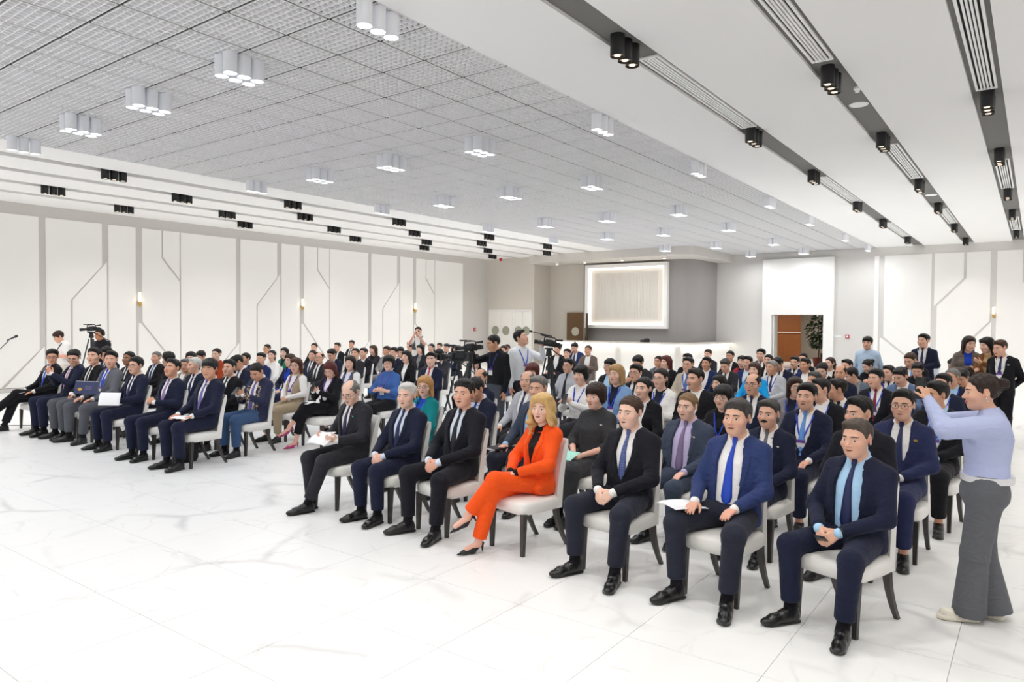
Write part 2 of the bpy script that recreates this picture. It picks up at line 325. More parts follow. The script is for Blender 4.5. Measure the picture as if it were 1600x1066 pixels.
obj('plenum', MB().box(-15.0, -5.43, YN, YF, ZC + .17, ZC + .22).box(-15.05, -15.0, YN, YF, ZC + .16, ZC + .5).box(-5.43, -5.38, YN, YF, ZC + .16, ZC + .5).mesh('plenum', mat('plenum_grey', 'b9bbc5', rough=.9)), ceil)
obj('bulkhead', MB().box(-15.0, -5.43, YF, YF + .2, ZC, ZC + .5).mesh('bulkhead', M_CEIL), ceil)
GX0, GN, GM = -15.0, 13, 9.57 / 13
def lattice(b, x, y, hi=True):
    w, t0, t1, gp = .0105, ZC + .002, ZC + .034, .018; n = 8
    for k in range(n + 1):
        u = gp + (GM - 2 * gp - w) * k / n
        b.box(x + u, x + u + w, y + gp, y + GM - gp, t0, t1); b.box(x + gp, x + GM - gp, y + u, y + u + w, t0 + .0015, t1 - .001)
M_GRID = mat('grid_white', 'f7f7f8', rough=.5)
bb = MB(); lattice(bb, 0, 0); gme = bb.mesh('grid_panel', M_GRID)
cells = sorted([(abs(GX0 + (i + .5) * GM) ** 2 + (YN + (j + .5) * GM) ** 2, i, j) for i in range(GN) for j in range(int((YF - YN) / GM) + 1) if YN + j * GM > -1.5 and YN + (j + 1) * GM < YF + .3])
for _, i, j in cells[:300]: obj('grid_panel', gme, ceil, loc=(GX0 + i * GM, YN + j * GM, 0))
bb = MB()
for _, i, j in cells[300:]: lattice(bb, GX0 + i * GM, YN + j * GM)
o = obj('grid_panels', bb.mesh('grid_panels', M_GRID), ceil); o['kind'] = 'stuff'
cm = MB()
for i in range(1, GN): cm.box(GX0 + i * GM - .011, GX0 + i * GM + .011, -1.5, YF, ZC + .010, ZC + .060)
o = obj('seam_shade_bars', cm.mesh('seam_shade_bars', mat('seam_shade_dark', '343436', rough=.7)), ceil); o['kind'] = 'stuff'  # dark bars stand in for the shadow gaps between grid panels
cm = MB()
for j in range(6, 54): cm.box(-15.0, -5.43, YN + j * GM - .011, YN + j * GM + .011, ZC + .0105, ZC + .0605)
o = obj('cross_seam_shade_bars', cm.mesh('cross_seam_shade_bars', mat('seam_shade_dark', '4a4a4d')), ceil); o['kind'] = 'stuff'  # same dark stand-in for seam shadow, running crosswise
# lamp clusters
M_LW = mat('lamp_white', 'f4f6fb', rough=.4); M_LB = mat('lamp_black', '17171a', rough=.45); M_LE = mat('lamp_glow_white', 'ffffff', emit='ffffff', estr=6); M_LE2 = mat('lamp_glow_warm', 'ffffff', emit='ffe2bb', estr=3.5); M_REF = mat('lamp_reflector', 'b59a7a', rough=.25, metal=.7)
def shade_mesh(m, r=.083, h=.245): return MB().lathe([(r - .014, -.02), (r - .006, -h), (r, -h), (r, 0), (.02, 0)], 20).mesh('lamp_shade', m, auto=.8)
SHW, SHB = shade_mesh(M_LW), shade_mesh(M_LB)
GLW = MB().lathe([(.072, -.238), (.072, -.230)], 16).mesh('lamp_glow', M_LE); GLB = MB().lathe([(.036, -.236), (.036, -.228)], 14).mesh('lamp_glow', M_LE2); RFB = MB().lathe([(.072, -.228), (.068, -.224), (.036, -.21)], 16).mesh('reflector', M_REF)
ORD = ['first', 'second', 'third', 'fourth', 'fifth', 'sixth', 'seventh', 'eighth', 'ninth', 'tenth']
def cluster_lamp(x, y, offs, white, label, group, z=ZC):
    t = thing('ceiling_lamp', label, 'lamp', (x, y, z), group=group)
    for dx, dy in offs:
        s = obj('lamp_shade', SHW if white else SHB, t, loc=(dx, dy, 0)); obj('lamp_glow', GLW if white else GLB, s)
        if not white: obj('reflector', RFB, s)
rown = ['the grid edge facing the panelled wall', 'the second grid row from that edge', 'the middle grid row', 'the second grid row from the white ceiling', 'the grid edge along the white ceiling']
for i, x in enumerate(GRID_X):
    for j, y in enumerate(GRID_Y):
        if y < 2 or (i == 0 and y > 27.0): continue
        offs = [(0, k * .185) for k in (-1, 0, 1)] if i in (0, 4) else [(s * .092, k * .185) for s in (-1, 1) for k in (-1, 0, 1)]
        cluster_lamp(x, y, offs, True, '%s white cylinder lamp cluster along %s' % (ORD[j - 2], rown[i]), 'white lamps of the grid ceiling', ZC + .002)
def slots(SL, right):
    for i, x in enumerate(SL):
        ys = SLOT_YB if i in (0, 2) else SLOT_YA
        if not right: ys = SLOT_YA if i in (0, 2) else SLOT_YB
        n = 0
        for y in ys:
            if y < 2 or (not right and y > 27.5): continue
            nm = ('%s black lamp trio in the %s dark ceiling slot from the grid' if right else '%s black lamp trio in the %s slot between grid and panelled wall') % (ORD[n], ['fourth', 'third', 'second', 'first'][i] if right else ORD[i]); n += 1
            cluster_lamp(x, y, [(0, k * .185) for k in (-1, 0, 1)], False, nm, 'black lamps in the ceiling slots', ZC + (.04 if right else .07))
slots(SLOT_R, True); slots(SLOT_L, False)
M_VW = mat('vent_white', 'fafafa', rough=.5); M_VB = mat('vent_dark', '141214', rough=.9)
for x, lst, nm in ((-3.89, ((8.05, 11.85), (16.7, 20.6), (25.3, 29.4)), 'first'), (-2.19, ((5.6, 9.4), (14.4, 18.0), (23.1, 26.5)), 'second'), (-.62, ((8.3, 11.8), (16.9, 20.5), (26.0, 29.4)), 'third')):
    for k, (a, b) in enumerate(lst):
        v = thing('ceiling_vent', '%s slotted air vent in the %s dark ceiling strip from the grid' % (ORD[k], nm), 'vent', (x, a, ZC + .04), group='ceiling air vents')
        obj('backing', MB().box(-.115, .115, 0, b - a, -.004, 0).mesh('backing', M_VB), v)
        obj('frame', MB().box(-.125, -.095, 0, b - a, -.025, -.0005).box(.095, .125, 0, b - a, -.025, -.0005).box(-.095, .095, 0, .03, -.025, -.0005).box(-.095, .095, b - a - .03, b - a, -.025, -.0005).mesh('frame', M_VW), v)
        sm = MB().box(-.0115, .0115, .03, b - a - .03, -.024, -.0045).mesh('slat', M_VW)
        for q in range(4): obj('slat', sm, v, loc=(-.057 + q * .038, 0, 0))
for y, k in ((11.6, 'nearer'), (20.6, 'farther')):
    t = thing('ceiling_speaker', 'round white ceiling speaker in the second dark strip, the %s of two' % k, 'speaker', (-2.19, y, ZC + .04)); obj('grille', MB().lathe([(.0, -.012), (.125, -.012), (.135, -.004), (.135, 0)], 28).mesh('grille', M_VW, auto=.6), t)
t = thing('ceiling_sensor', 'small white ceiling sensor beside a black lamp trio in the dark strip', 'sensor', (-2.05, 10.75, ZC + .04)); obj('housing', MB().lathe([(.05, 0), (.05, -.03), (.03, -.05), (.03, -.07), (.0, -.07)], 18).mesh('housing', M_VW, auto=.6), t)
# ------------------------------------------------------------------ implicit-surface modelling of bodies and clothes
f32 = np.float32
def A(*p): return np.array(p, f32)
def cap(P, a, b, ra, rb):
    ba = b - a; pa = P - a; t = np.clip((pa @ ba) / max(float(ba @ ba), 1e-9), 0, 1)
    return np.sqrt(((pa - t[:, None] * ba) ** 2).sum(1)) - (ra + t * (rb - ra))
def ell(P, c, r, R=None):
    q = P - c
    if R is not None: q = q @ R
    r = np.asarray(r, f32); k0 = np.sqrt(((q / r) ** 2).sum(1)); k1 = np.sqrt(((q / (r * r)) ** 2).sum(1))
    return k0 * (k0 - 1) / np.maximum(k1, 1e-6)
def smin(a, b, k):
    h = np.maximum(k - np.abs(a - b), 0) / k
    return np.minimum(a, b) - h * h * k * 0.25
def smax(a, b, k): return -smin(-a, -b, k)
def tors(P, T, n=2.4):
    """stack of superellipses: T rows = z, centre y, half width, half depth"""
    T = np.asarray(T, f32); z = P[:, 2]
    yc = np.interp(z, T[:, 0], T[:, 1]); a = np.interp(z, T[:, 0], T[:, 2]); b = np.interp(z, T[:, 0], T[:, 3])
    k = ((np.abs(P[:, 0]) / a) ** n + (np.abs(P[:, 1] - yc) / b) ** n) ** (1 / n)
    d = (k - 1) * np.minimum(a, b)
    return smax(d, np.maximum(T[0, 0] - z, z - T[-1, 0]), 0.04)
def nets(fn, lo, hi, h):
    """sparse surface nets -> verts, quads"""
    lo = np.asarray(lo, float); n = np.ceil((np.asarray(hi, float) - lo) / h / 4).astype(int) * 4 + 1
    nb = (n - 1) // 4; Hh = 4 * h
    g = np.stack(np.meshgrid(*[np.arange(k) for k in nb], indexing='ij'), -1).reshape(-1, 3)
    c = (lo + (g + .5) * Hh).astype(f32); d = fn(c)
    V = np.empty(n, f32)
    sg = np.where(d < 0, -1, 1).astype(f32).reshape(nb)
    V[:] = 1; V[:-1, :-1, :-1] = np.repeat(np.repeat(np.repeat(sg, 4, 0), 4, 1), 4, 2)
    kb = g[np.abs(d) < Hh * 1.55]
    if len(kb) == 0: return np.zeros((0, 3)), np.zeros((0, 4), int)
    o = np.stack(np.meshgrid(*[np.arange(5)] * 3, indexing='ij'), -1).reshape(-1, 3)
    idx = (kb[:, None, :] * 4 + o[None]).reshape(-1, 3)
    fl = np.unique(np.ravel_multi_index(idx.T, n)); ii = np.stack(np.unravel_index(fl, n), -1)
    V.reshape(-1)[fl] = fn((lo + ii * h).astype(f32))
    I = V < 0
    s = np.zeros(n - 1, np.int8)
    for dx in (0, 1):
        for dy in (0, 1):
            for dz in (0, 1): s += I[dx:n[0] - 1 + dx, dy:n[1] - 1 + dy, dz:n[2] - 1 + dz]
    act = np.argwhere((s > 0) & (s < 8)); vid = np.full(n - 1, -1, np.int64); vid[tuple(act.T)] = np.arange(len(act))
    acc = np.zeros((len(act), 3)); cnt = np.zeros(len(act))
    cor = [(0, 0, 0), (1, 0, 0), (0, 1, 0), (1, 1, 0), (0, 0, 1), (1, 0, 1), (0, 1, 1), (1, 1, 1)]
    val = [V[act[:, 0] + a, act[:, 1] + b, act[:, 2] + e] for a, b, e in cor]
    for i, j in ((0, 1), (2, 3), (4, 5), (6, 7), (0, 2), (1, 3), (4, 6), (5, 7), (0, 4), (1, 5), (2, 6), (3, 7)):
        m = (val[i] < 0) != (val[j] < 0); t = np.zeros(len(act)); t[m] = val[i][m] / (val[i][m] - val[j][m])
        p = np.array(cor[i]) + t[:, None] * (np.array(cor[j]) - np.array(cor[i])); acc[m] += p[m]; cnt[m] += 1
    verts = lo + (act + acc / cnt[:, None]) * h
    quads = []
    for ax in range(3):
        b, e = (ax + 1) % 3, (ax + 2) % 3
        s0 = [slice(None)] * 3; s1 = [slice(None)] * 3; s0[ax] = slice(0, -1); s1[ax] = slice(1, None)
        ed = np.argwhere(I[tuple(s0)] != I[tuple(s1)])
        ok = (ed[:, b] > 0) & (ed[:, e] > 0) & (ed[:, b] < n[b] - 1) & (ed[:, e] < n[e] - 1); ed = ed[ok]
        def q(db, de):
            k = ed.copy(); k[:, b] += db; k[:, e] += de; return vid[tuple(k.T)]
        Q = np.stack([q(-1, -1), q(0, -1), q(0, 0), q(-1, 0)], 1)
        fl_ = ~I[tuple(ed.T)]; Q[fl_] = Q[fl_][:, ::-1]
        quads.append(Q[(Q >= 0).all(1)])
    return verts, np.concatenate(quads)
def cluster(v, q, hid, size):
    """merge the vertices no one can see into a coarse net so the surface stays one piece but cheap"""
    key = np.arange(len(v)) + 10_000_000
    if hid.any():
        k = np.floor(v[hid] / size).astype(int) + 200; key[hid] = k[:, 0] + 400 * k[:, 1] + 160000 * k[:, 2]
        key[hid] = -key[hid]
    u, inv = np.unique(key, return_inverse=True); w = np.zeros((len(u), 3)); cn = np.bincount(inv, minlength=len(u))
    for a in range(3): w[:, a] = np.bincount(inv, v[:, a], len(u)) / cn
    return w, inv[q]
def polymesh(name, v, q, mats, tint=None):
    fs = []
    for a, b, c, d in q.tolist():
        r = []
        for i in (a, b, c, d):
            if i not in r: r.append(i)
        if len(r) >= 3: fs.append(r)
    fs = list({tuple(sorted(f)): f for f in fs}.values())
    me = bpy.data.meshes.new(name); me.from_pydata(v.tolist(), [], fs)
    for m in (mats if isinstance(mats, list) else [mats]): me.materials.append(m)
    if tint is not None:
        ca = me.color_attributes.new('tint', 'FLOAT_COLOR', 'POINT'); ca.data.foreach_set('color', np.concatenate([tint, np.ones((len(v), 1))], 1).astype(f32).ravel())
    me.shade_smooth(); me.update(); return me
def sdfmesh(name, fn, lo, hi, h, mats):
    v, q = nets(fn, lo, hi, h); return polymesh(name, v, q, mats)
def rotm(yaw=0, pitch=0, roll=0):
    """yaw about z (+ turns the face to +x), pitch + looks down, roll + tips towards +x"""
    return np.array((Matrix.Rotation(yaw, 3, 'Z') @ Matrix.Rotation(pitch, 3, 'X') @ Matrix.Rotation(roll, 3, 'Y')), dtype=f32)

# ------------------------------------------------------------------ head (head space: eyes at z=0, face towards -y)
def head_sdf(P, sex='m', fat=0.0):
    X = P.copy(); X[:, 0] = np.abs(X[:, 0]); j = 1 + fat
    d = ell(P, A(0, .012, .03), (.076, .095, .089))
    fc = ell(P, A(0, -.034, -.032), ((.0615 if sex == 'm' else .0570) * j, .062, .088))
    jw = ell(P, A(0, -.040, -.074), ((.048 if sex == 'm' else .037) * j, .046, .044))
    ch = ell(P, A(0, -.072, -.098), (.022, .018, .017))
    f = smin(smin(fc, jw, .03), ch, .025)
    f = smin(f, ell(X, A(.043 * j, -.062, -.028), (.025, .026, .024)), .02)
    d = smin(d, f, .03)
    d = smin(d, cap(X, A(0, -.0885, .025), A(.037, -.078, .023), .0085, .007), .014)
    d = smax(d, -ell(X, A(.032, -.1010, .002), (.0185, .0130, .0105)), .012)
    d = smin(d, cap(P, A(0, -.090, .006), A(0, -.1115, -.030), .0068, .0105), .012)
    d = smin(d, ell(X, A(.0125, -.0985, -.0345), (.0085, .0105, .0075)), .007)
    d = smax(d, -ell(X, A(.0075, -.104, -.0425), (.0035, .005, .0035)), .003)
    d = smin(d, cap(X, A(0, -.0965, -.0585), A(.021, -.0865, -.0620), .0062, .0040), .008)
    d = smin(d, cap(X, A(0, -.0945, -.0690), A(.017, -.0870, -.0660), .0070, .0045), .008)
    d = smax(d, -cap(X, A(0, -.1035, -.0632), A(.022, -.0915, -.0632), .0018, .0012), .004)
    R = np.array(Matrix.Rotation(.35, 3, 'Z') @ Matrix.Rotation(-.15, 3, 'X'), dtype=f32)
    e = smax(ell(X, A(.0795, .014, -.004), (.0075, .020, .032), R), -ell(X, A(.089, .008, -.002), (.007, .012, .021), R), .005)
    d = smin(d, e, .008)
    return d
def head_tint(P, sex):
    X = P.copy(); X[:, 0] = np.abs(X[:, 0]); t = np.ones((len(P), 3))
    lp = np.minimum(cap(X, A(0, -.1, -.0588), A(.021, -.088, -.0622), .0065, .003), cap(X, A(0, -.1, -.0690), A(.017, -.089, -.0662), .0065, .003))
    w = np.clip(.8 - lp / .004, 0, 1)[:, None]; lipc = np.array([.80, .42, .42] if sex == 'f' else [.86, .62, .60])
    t = t * (1 - w) + lipc * w
    ck = np.clip(1 - np.sqrt(((X - A(.045, -.08, -.03)) ** 2).sum(1)) / .035, 0, 1)[:, None]
    ns = np.clip(1 - np.sqrt(((X - A(.0, -.108, -.03)) ** 2).sum(1)) / .025, 0, 1)[:, None]
    er = np.clip((X[:, 0] - .076) / .01, 0, 1)[:, None]
    t = np.ones((len(P), 3)); return t * (1 - .35 * ck * np.array([0, .3, .3])) * (1 - .4 * ns * np.array([0, .25, .25])) * (1 - .5 * er * np.array([0, .2, .2]))
# ------------------------------------------------------------------ hand: palm, four unequal bent fingers, thumb from the side of the palm
def hand_prims(Wp, d, n, t, curl=.6, k=1.0, spread=.1):
    """d towards the fingers, n = way the palm faces, t = thumb side"""
    d = d / np.linalg.norm(d); n = n - d * (n @ d); n = n / np.linalg.norm(n); t = t - d * (t @ d) - n * (t @ n); t = t / np.linalg.norm(t)
    pr = []
    offs = (.030, .0105, -.009, -.027)
    for o in offs: pr.append((Wp + d * .012 * k + t * o * .55 * k, Wp + d * .088 * k + t * o * k, .0145 * k, .0125 * k))
    for o, L in zip(offs, (.068, .076, .071, .056)):
        p = Wp + d * .088 * k + t * o * k; a = curl * .55
        dd = d + t * o * spread * 30 * .12
        for seg, (l, r0, r1) in enumerate(((.46, .0092, .0088), (.30, .0088, .0080), (.24, .0080, .0066))):
            v = dd * math.cos(a) + n * math.sin(a); e = p + v * L * l * k; pr.append((p, e, r0 * k, r1 * k)); p = e; a += curl * .75
    b = Wp + d * .022 * k + t * .022 * k; m = b + (d * .62 + t * .70 + n * .25) * .042 * k
    pr.append((b, m, .0165 * k, .0115 * k)); v = d * .85 + t * .25 + n * (.3 + .3 * curl); v = v / np.linalg.norm(v)
    m2 = m + v * .030 * k; pr.append((m, m2, .0108 * k, .0095 * k)); v = v + n * curl * .5 - t * .2; v = v / np.linalg.norm(v)
    pr.append((m2, m2 + v * .024 * k, .0095 * k, .0075 * k))
    return pr

# ------------------------------------------------------------------ poses (person space: hips above the origin, front = -y, right hand = -x)
SPINE_M = [(.42, .030, .182, .112), (.52, .030, .184, .118), (.62, .035, .172, .120), (.72, .042, .166, .124), (.82, .045, .172, .122), (.92, .052, .184, .120), (.99, .062, .180, .105), (1.04, .068, .135, .082), (1.08, .07, .085, .066), (1.12, .062, .062, .058)]
SPINE_F = [(.42, .032, .182, .112), (.52, .032, .182, .118), (.62, .038, .155, .116), (.72, .042, .140, .110), (.82, .040, .148, .122), (.90, .042, .156, .128), (.97, .058, .155, .102), (1.03, .066, .118, .076), (1.07, .068, .072, .058), (1.11, .06, .052, .050)]
def pose(sex='m', arms='lap', legs='std', yaw=0.0, pitch=0.0, roll=0.0, lean=0.0, girth=1.0, standing=False):
    p = dict(sex=sex, arms=arms, legs=legs, girth=girth, standing=standing, lean=lean)
    T = np.array(SPINE_M if sex == 'm' else SPINE_F, f32); T[:, 2] *= 1 + (girth - 1) * .8; T[:, 3] *= girth
    dz = .42 if standing else 0.0
    T[:, 1] -= lean * (T[:, 0] - .5)
    if standing: T[:, 1] -= .03
    T[:, 0] += dz; p['T'] = T; p['dz'] = dz
    ly = lambda z: -lean * (z - .5) - (.03 if standing else 0)
    sw = (.158 if sex == 'm' else .134) * (1 + (girth - 1) * .6)
    shy = .066
    L = {}
    for s in (-1, 1):
        Sh = A(s * sw, shy + ly(1.0), 1.0)
        a = arms
        if isinstance(a, tuple): a = a[0 if s < 0 else 1]
        E, Wr, d, n = {
            'lap': ((.245, -.02, .745), (.060, -.225, .665), (-.62, -.55, -.40), (-.35, .30, -.85)),
            'lap2': ((.255, -.05, .735), (.075, -.290, .650), (-.50, -.62, -.50), (-.6, .5, -.5)),
            'thigh': ((.248, -.02, .740), (.150, -.255, .655), (-.15, -.95, -.22), (0, -.2, -1)),
            'phone': ((.235, -.06, .760), (.060, -.275, .860), (-.45, -.55, .62), (-.6, .55, .2)),
            'raise': ((.240, -.10, .790), (.050, -.310, .960), (-.35, -.45, .80), (-.7, .5, .1)),
            'paper': ((.262, -.03, .750), (.130, -.255, .715), (-.25, -.85, .20), (-.8, .1, .55)),
            'fold': ((.255, -.04, .760), (.020, -.195, .800), (-1, -.05, .02), (0, 1, 0)),
            'knee': ((.225, -.06, .760), (.045, -.260, .690), (-.55, -.75, -.2), (-.1, -.1, -1)),
            'face': ((.21, -.16, .80), (.07, -.16, 1.06), (-.4, .1, .8), (-.3, .9, 0)),
            'chest': ((.235, .02, .745), (.075, -.235, .775), (-.75, -.5, .3), (-.3, .7, -.2)),
            'hang': ((.232, .075, .705), (.225, .005, .455), (0, -.1, -1), (-1, 0, 0)),
            'back': ((.245, .16, .73), (.07, .20, .55), (-.8, .1, -.5), (0, 1, 0)),
            'photo': ((.215, -.24, .90), (.055, -.30, 1.14), (-.25, -.2, .95), (-.8, .5, 0)),
            'cam': ((.25, -.22, .92), (.10, -.40, 1.12), (-.3, -.8, .4), (-.7, 0, -.5)),
            'extend': ((.215, -.235, .965), (.058, -.335, 1.155), (-.25, -.30, .92), (-.75, -.6, -.05)),
            'read': ((.225, -.06, .80), (.06, -.27, .93), (-.6, -.6, .4), (-.5, .3, .7)),
            'belly': ((.245, .03, .76), (.045, -.175, .70), (-.9, -.3, -.2), (0, .9, -.3)),
        }[a]
        def loc(q): return A(s * q[0], q[1] + ly(q[2]), q[2] + dz)
        Sh = A(s * sw, shy + ly(1.0), 1.0 + dz)
        L[s] = dict(S=Sh, E=loc(E), W=loc(Wr), d=A(s * d[0], d[1], d[2]), n=A(s * n[0], n[1], n[2]))
        d_, n_ = L[s]['d'], L[s]['n']
        L[s]['t'] = np.cross(n_, d_) * s     # thumb side
        if a in ('lap', 'lap2', 'phone', 'raise', 'paper', 'thigh', 'knee', 'chest', 'photo', 'cam', 'extend', 'read', 'fold', 'belly', 'face'):
            up = A(0, -.3, 1) if a not in ('thigh', 'knee') else A(-s, 0, 0)
            if (L[s]['t'] @ up) < 0: L[s]['t'] = -L[s]['t']
        L[s]['curl'] = dict(lap=.8, lap2=.7, thigh=.35, phone=.9, fold=.5, knee=.3, paper=.8, hang=.5, photo=1.0, cam=1.0, extend=.9, read=.7, chest=.9).get(a, .6)
    p['arm'] = L
    G = {}
    for s in (-1, 1):
        if standing:
            K = A(s * .095, -.035, .50); An = A(s * .10, .0, .09); Hh = A(s * .092, .0, .93); toe = A(s * .2, -1, 0)
            if legs == 'stride': K = A(s * .085, -.03 * s - .03, .50); An = A(s * .07, -.085 * s, .09)
        else:
            Hh = A(s * .092, .03, .545); K = A(s * .135, -.425, .525); An = A(s * .13, -.405, .095); toe = A(s * .22, -1, 0)
            if legs == 'wide': K = A(s * .215, -.40, .52); An = A(s * .185, -.42, .095); toe = A(s * .35, -1, 0)
            if legs == 'fwd': K = A(s * .13, -.44, .52); An = A(s * .12, -.56, .095)
            if legs == 'ankles': K = A(s * .14, -.43, .52); An = A(s * .045 , -.50 - .05 * s, .095 + .0 * s); toe = A(-s * .15, -1, 0)
            if legs == 'close': K = A(s * .075, -.43, .53); An = A(s * .065, -.43, .095); toe = A(0, -1, 0)
            if legs == 'cross':
                if s > 0: Hh = A(.085, .02, .56); K = A(-.045, -.42, .635); An = A(-.19, -.60, .335); toe = A(-.45, -.75, -.38)
                else: K = A(-.075, -.43, .525); An = A(-.13, -.53, .10); toe = A(-.2, -1, 0)
            if legs == 'crossfar':
                if s > 0: Hh = A(.085, .02, .56); K = A(-.02, -.43, .62); An = A(-.10, -.80, .30); toe = A(-.1, -1, .25)
                else: K = A(-.09, -.43, .525); An = A(-.12, -.58, .095); toe = A(-.1, -1, 0)
        G[s] = dict(H=Hh, K=K, A=An, toe=toe / np.linalg.norm(toe))
    p['leg'] = G
    p['ckey'] = (sex, arms, legs, girth, lean, standing); p['hkey'] = (yaw, pitch, roll)
    R = rotm(yaw, pitch, roll); piv = A(0, .052 + ly(1.12), 1.112 + dz); off = A(0, -.040, .118)
    p['hR'] = R; p['hC'] = piv + R @ off; p['piv'] = piv
    M = Matrix.Identity(4)
    for i in range(3):
        for k in range(3): M[i][k] = float(R[i, k])
        M[i][3] = float(p['hC'][i])
    p['hM'] = M @ Matrix.Diagonal((1.115, 1.06, 1.035, 1.0))
    return p
def in_head(p, P): return ((P - p['hC']) @ p['hR']) / np.array([1.115, 1.06, 1.035], f32)
# ------------------------------------------------------------------ garments
def shirt_sdf(p, P, inset=.012, sleeves='cuff', collar=True, puff=0.0):
    T = p['T'].copy(); T[:, 2] -= inset; T[:, 3] -= inset; dz = p['dz']
    d = np.maximum(tors(P, T), (.525 if not (p['standing'] and p['sex'] == 'f') else .605) + dz - P[:, 2])
    for s in (-1, 1):
        a = p['arm'][s]
        d = smin(d, cap(P, A(s * .05, p['piv'][1], 1.035 + dz), a['S'], .07 - inset, .062 - inset), .05)
        if sleeves == 'cuff': d = np.minimum(d, cap(P, a['E'] + (a['W'] - a['E']) * .6, a['W'] + a['d'] / np.linalg.norm(a['d']) * .012, .034, .0345))
        elif sleeves == 'long':
            d = smin(d, smin(cap(P, a['S'], a['E'], .066 + puff, .052 + puff), cap(P, a['E'], a['W'], .050 + puff, .036), .02), .04)
        elif sleeves == 'short':
            d = smin(d, cap(P, a['S'], a['S'] + (a['E'] - a['S']) * .7, .068, .062), .04)
        elif sleeves == 'elbow':
            d = smin(d, smin(cap(P, a['S'], a['E'], .068, .060), cap(P, a['E'], a['E'] + (a['W'] - a['E']) * .25, .058, .056), .02), .04)
    if collar:
        c0 = p['piv'] + A(0, .010, -.065); c1 = p['piv'] + A(0, .002, .024)
        kr = .0705 if p['sex'] == 'm' else .058
        e = cap(P, c0, c1, kr, kr - .007); e = np.maximum(e, P[:, 2] - (p['piv'][2] + (.012 if p['sex'] == 'm' else -.012) + (P[:, 1] - p['piv'][1]) * .42))
        d = np.minimum(d, e)
    return d
def jacket_sdf(p, P, style='suit', arms=True):
    T = p['T'].copy(); dz = p['dz']
    T[:, 2] += .006; T[:, 3] += .006
    d = tors(P, T[T[:, 0] <= 1.10 + dz + .001])
    for s in (-1, 1):
        a = p['arm'][s]
        d = smin(d, cap(P, A(s * .050, p['piv'][1] + .006, 1.040 + dz), a['S'] + A(s * .006, 0, .002), .074, .060), .045)
    if not p['standing']:   # skirt of the jacket over the lap and the sides of the seat
        for s in (-1, 1): d = smin(d, cap(P, A(s * .11, .03, .560), A(s * .15, -.07, .550), .080, .050), .05)
        d = smax(d, (.478 - P[:, 2]), .02)
    else:
        d = smax(d, (.80 - P[:, 2]), .01)
    op = p.get('open')
    if op is not None:
        op = np.asarray(op, f32); hw = np.interp(P[:, 2] - dz, op[:, 0], op[:, 1]); yc = np.interp(P[:, 2], T[:, 0], T[:, 1])
        d = np.maximum(d, -np.maximum((np.abs(P[:, 0]) - hw) * .9, P[:, 1] - (yc - .03)))
    d = np.maximum(d, -cap(P, p['piv'] + A(0, -.016, -.050), p['piv'] + A(0, -.020, .12), .070, .088))   # neck hole
    if style != 'vest' and arms:
        for s in (-1, 1):
            a = p['arm'][s]; w2 = a['W'] - (a['W'] - a['E']) * .10
            d = smin(d, smin(cap(P, a['S'] + A(s * .004, 0, -.01), a['E'], .069, .055), cap(P, a['E'], w2, .054, .044), .03), .035)
            b = a['E'] - (a['E'] - a['S']) * .12; d = d + .004 * np.exp(-((P - b) ** 2).sum(1) / .004) * np.sin((P @ ((a['S'] - a['E']) / .28)) * 150).astype(f32)
    return d
def trousers_sdf(p, P, wide=0.0, hem=.05, skirt=False):
    g = p['leg']; gi = p['girth']
    if p['standing']:
        d = ell(P, A(0, -.0, .93), (.165 * gi, .125 * gi, .12)); d = smin(d, tors(P, [(.86, .0, .165 * gi, .12 * gi), (1.08, .005, .15 * gi, .11 * gi)]), .03)
    else: d = ell(P, A(0, .022, .560), (.176 * gi, .128, .100))
    for s in (-1, 1):
        l = g[s]; up = (l['K'] - l['A']); up = up / np.linalg.norm(up)
        e = cap(P, l['H'], l['K'], .096 * gi, .077 + wide * .3)
        f = cap(P, l['K'] + A(0, .0, -.008), l['A'] + up * hem, .075 + wide * .3, .063 + wide)
        # small folds behind the knee
        f = f + .0035 * np.exp(-((P - l['K']) ** 2).sum(1) / .012) * np.sin((P @ up) * 170 + s).astype(f32)
        f = np.maximum(f, -((P - (l['A'] + up * hem)) @ up))
        e = smin(e, f, .035); d = smin(d, e, .04 if p['legs'] not in ('cross', 'crossfar') else .015)
    return d
def skirt_sdf(p, P):
    g = p['leg']; d = ell(P, A(0, .045, .565), (.185, .14, .105))
    k = (g[1]['K'] + g[-1]['K']) / 2
    d = smin(d, smin(cap(P, g[1]['H'], g[1]['K'] + A(0, -.01, 0), .098, .085), cap(P, g[-1]['H'], g[-1]['K'] + A(0, -.01, 0), .098, .085), .12), .05)
    q = k + A(0, -.03, -.26); d = smin(d, smin(cap(P, g[1]['K'], q + A(.08, 0, 0), .085, .075), cap(P, g[-1]['K'], q + A(-.08, 0, 0), .085, .075), .14), .05)
    return np.maximum(d, q[2] - .0 - P[:, 2] - .02)
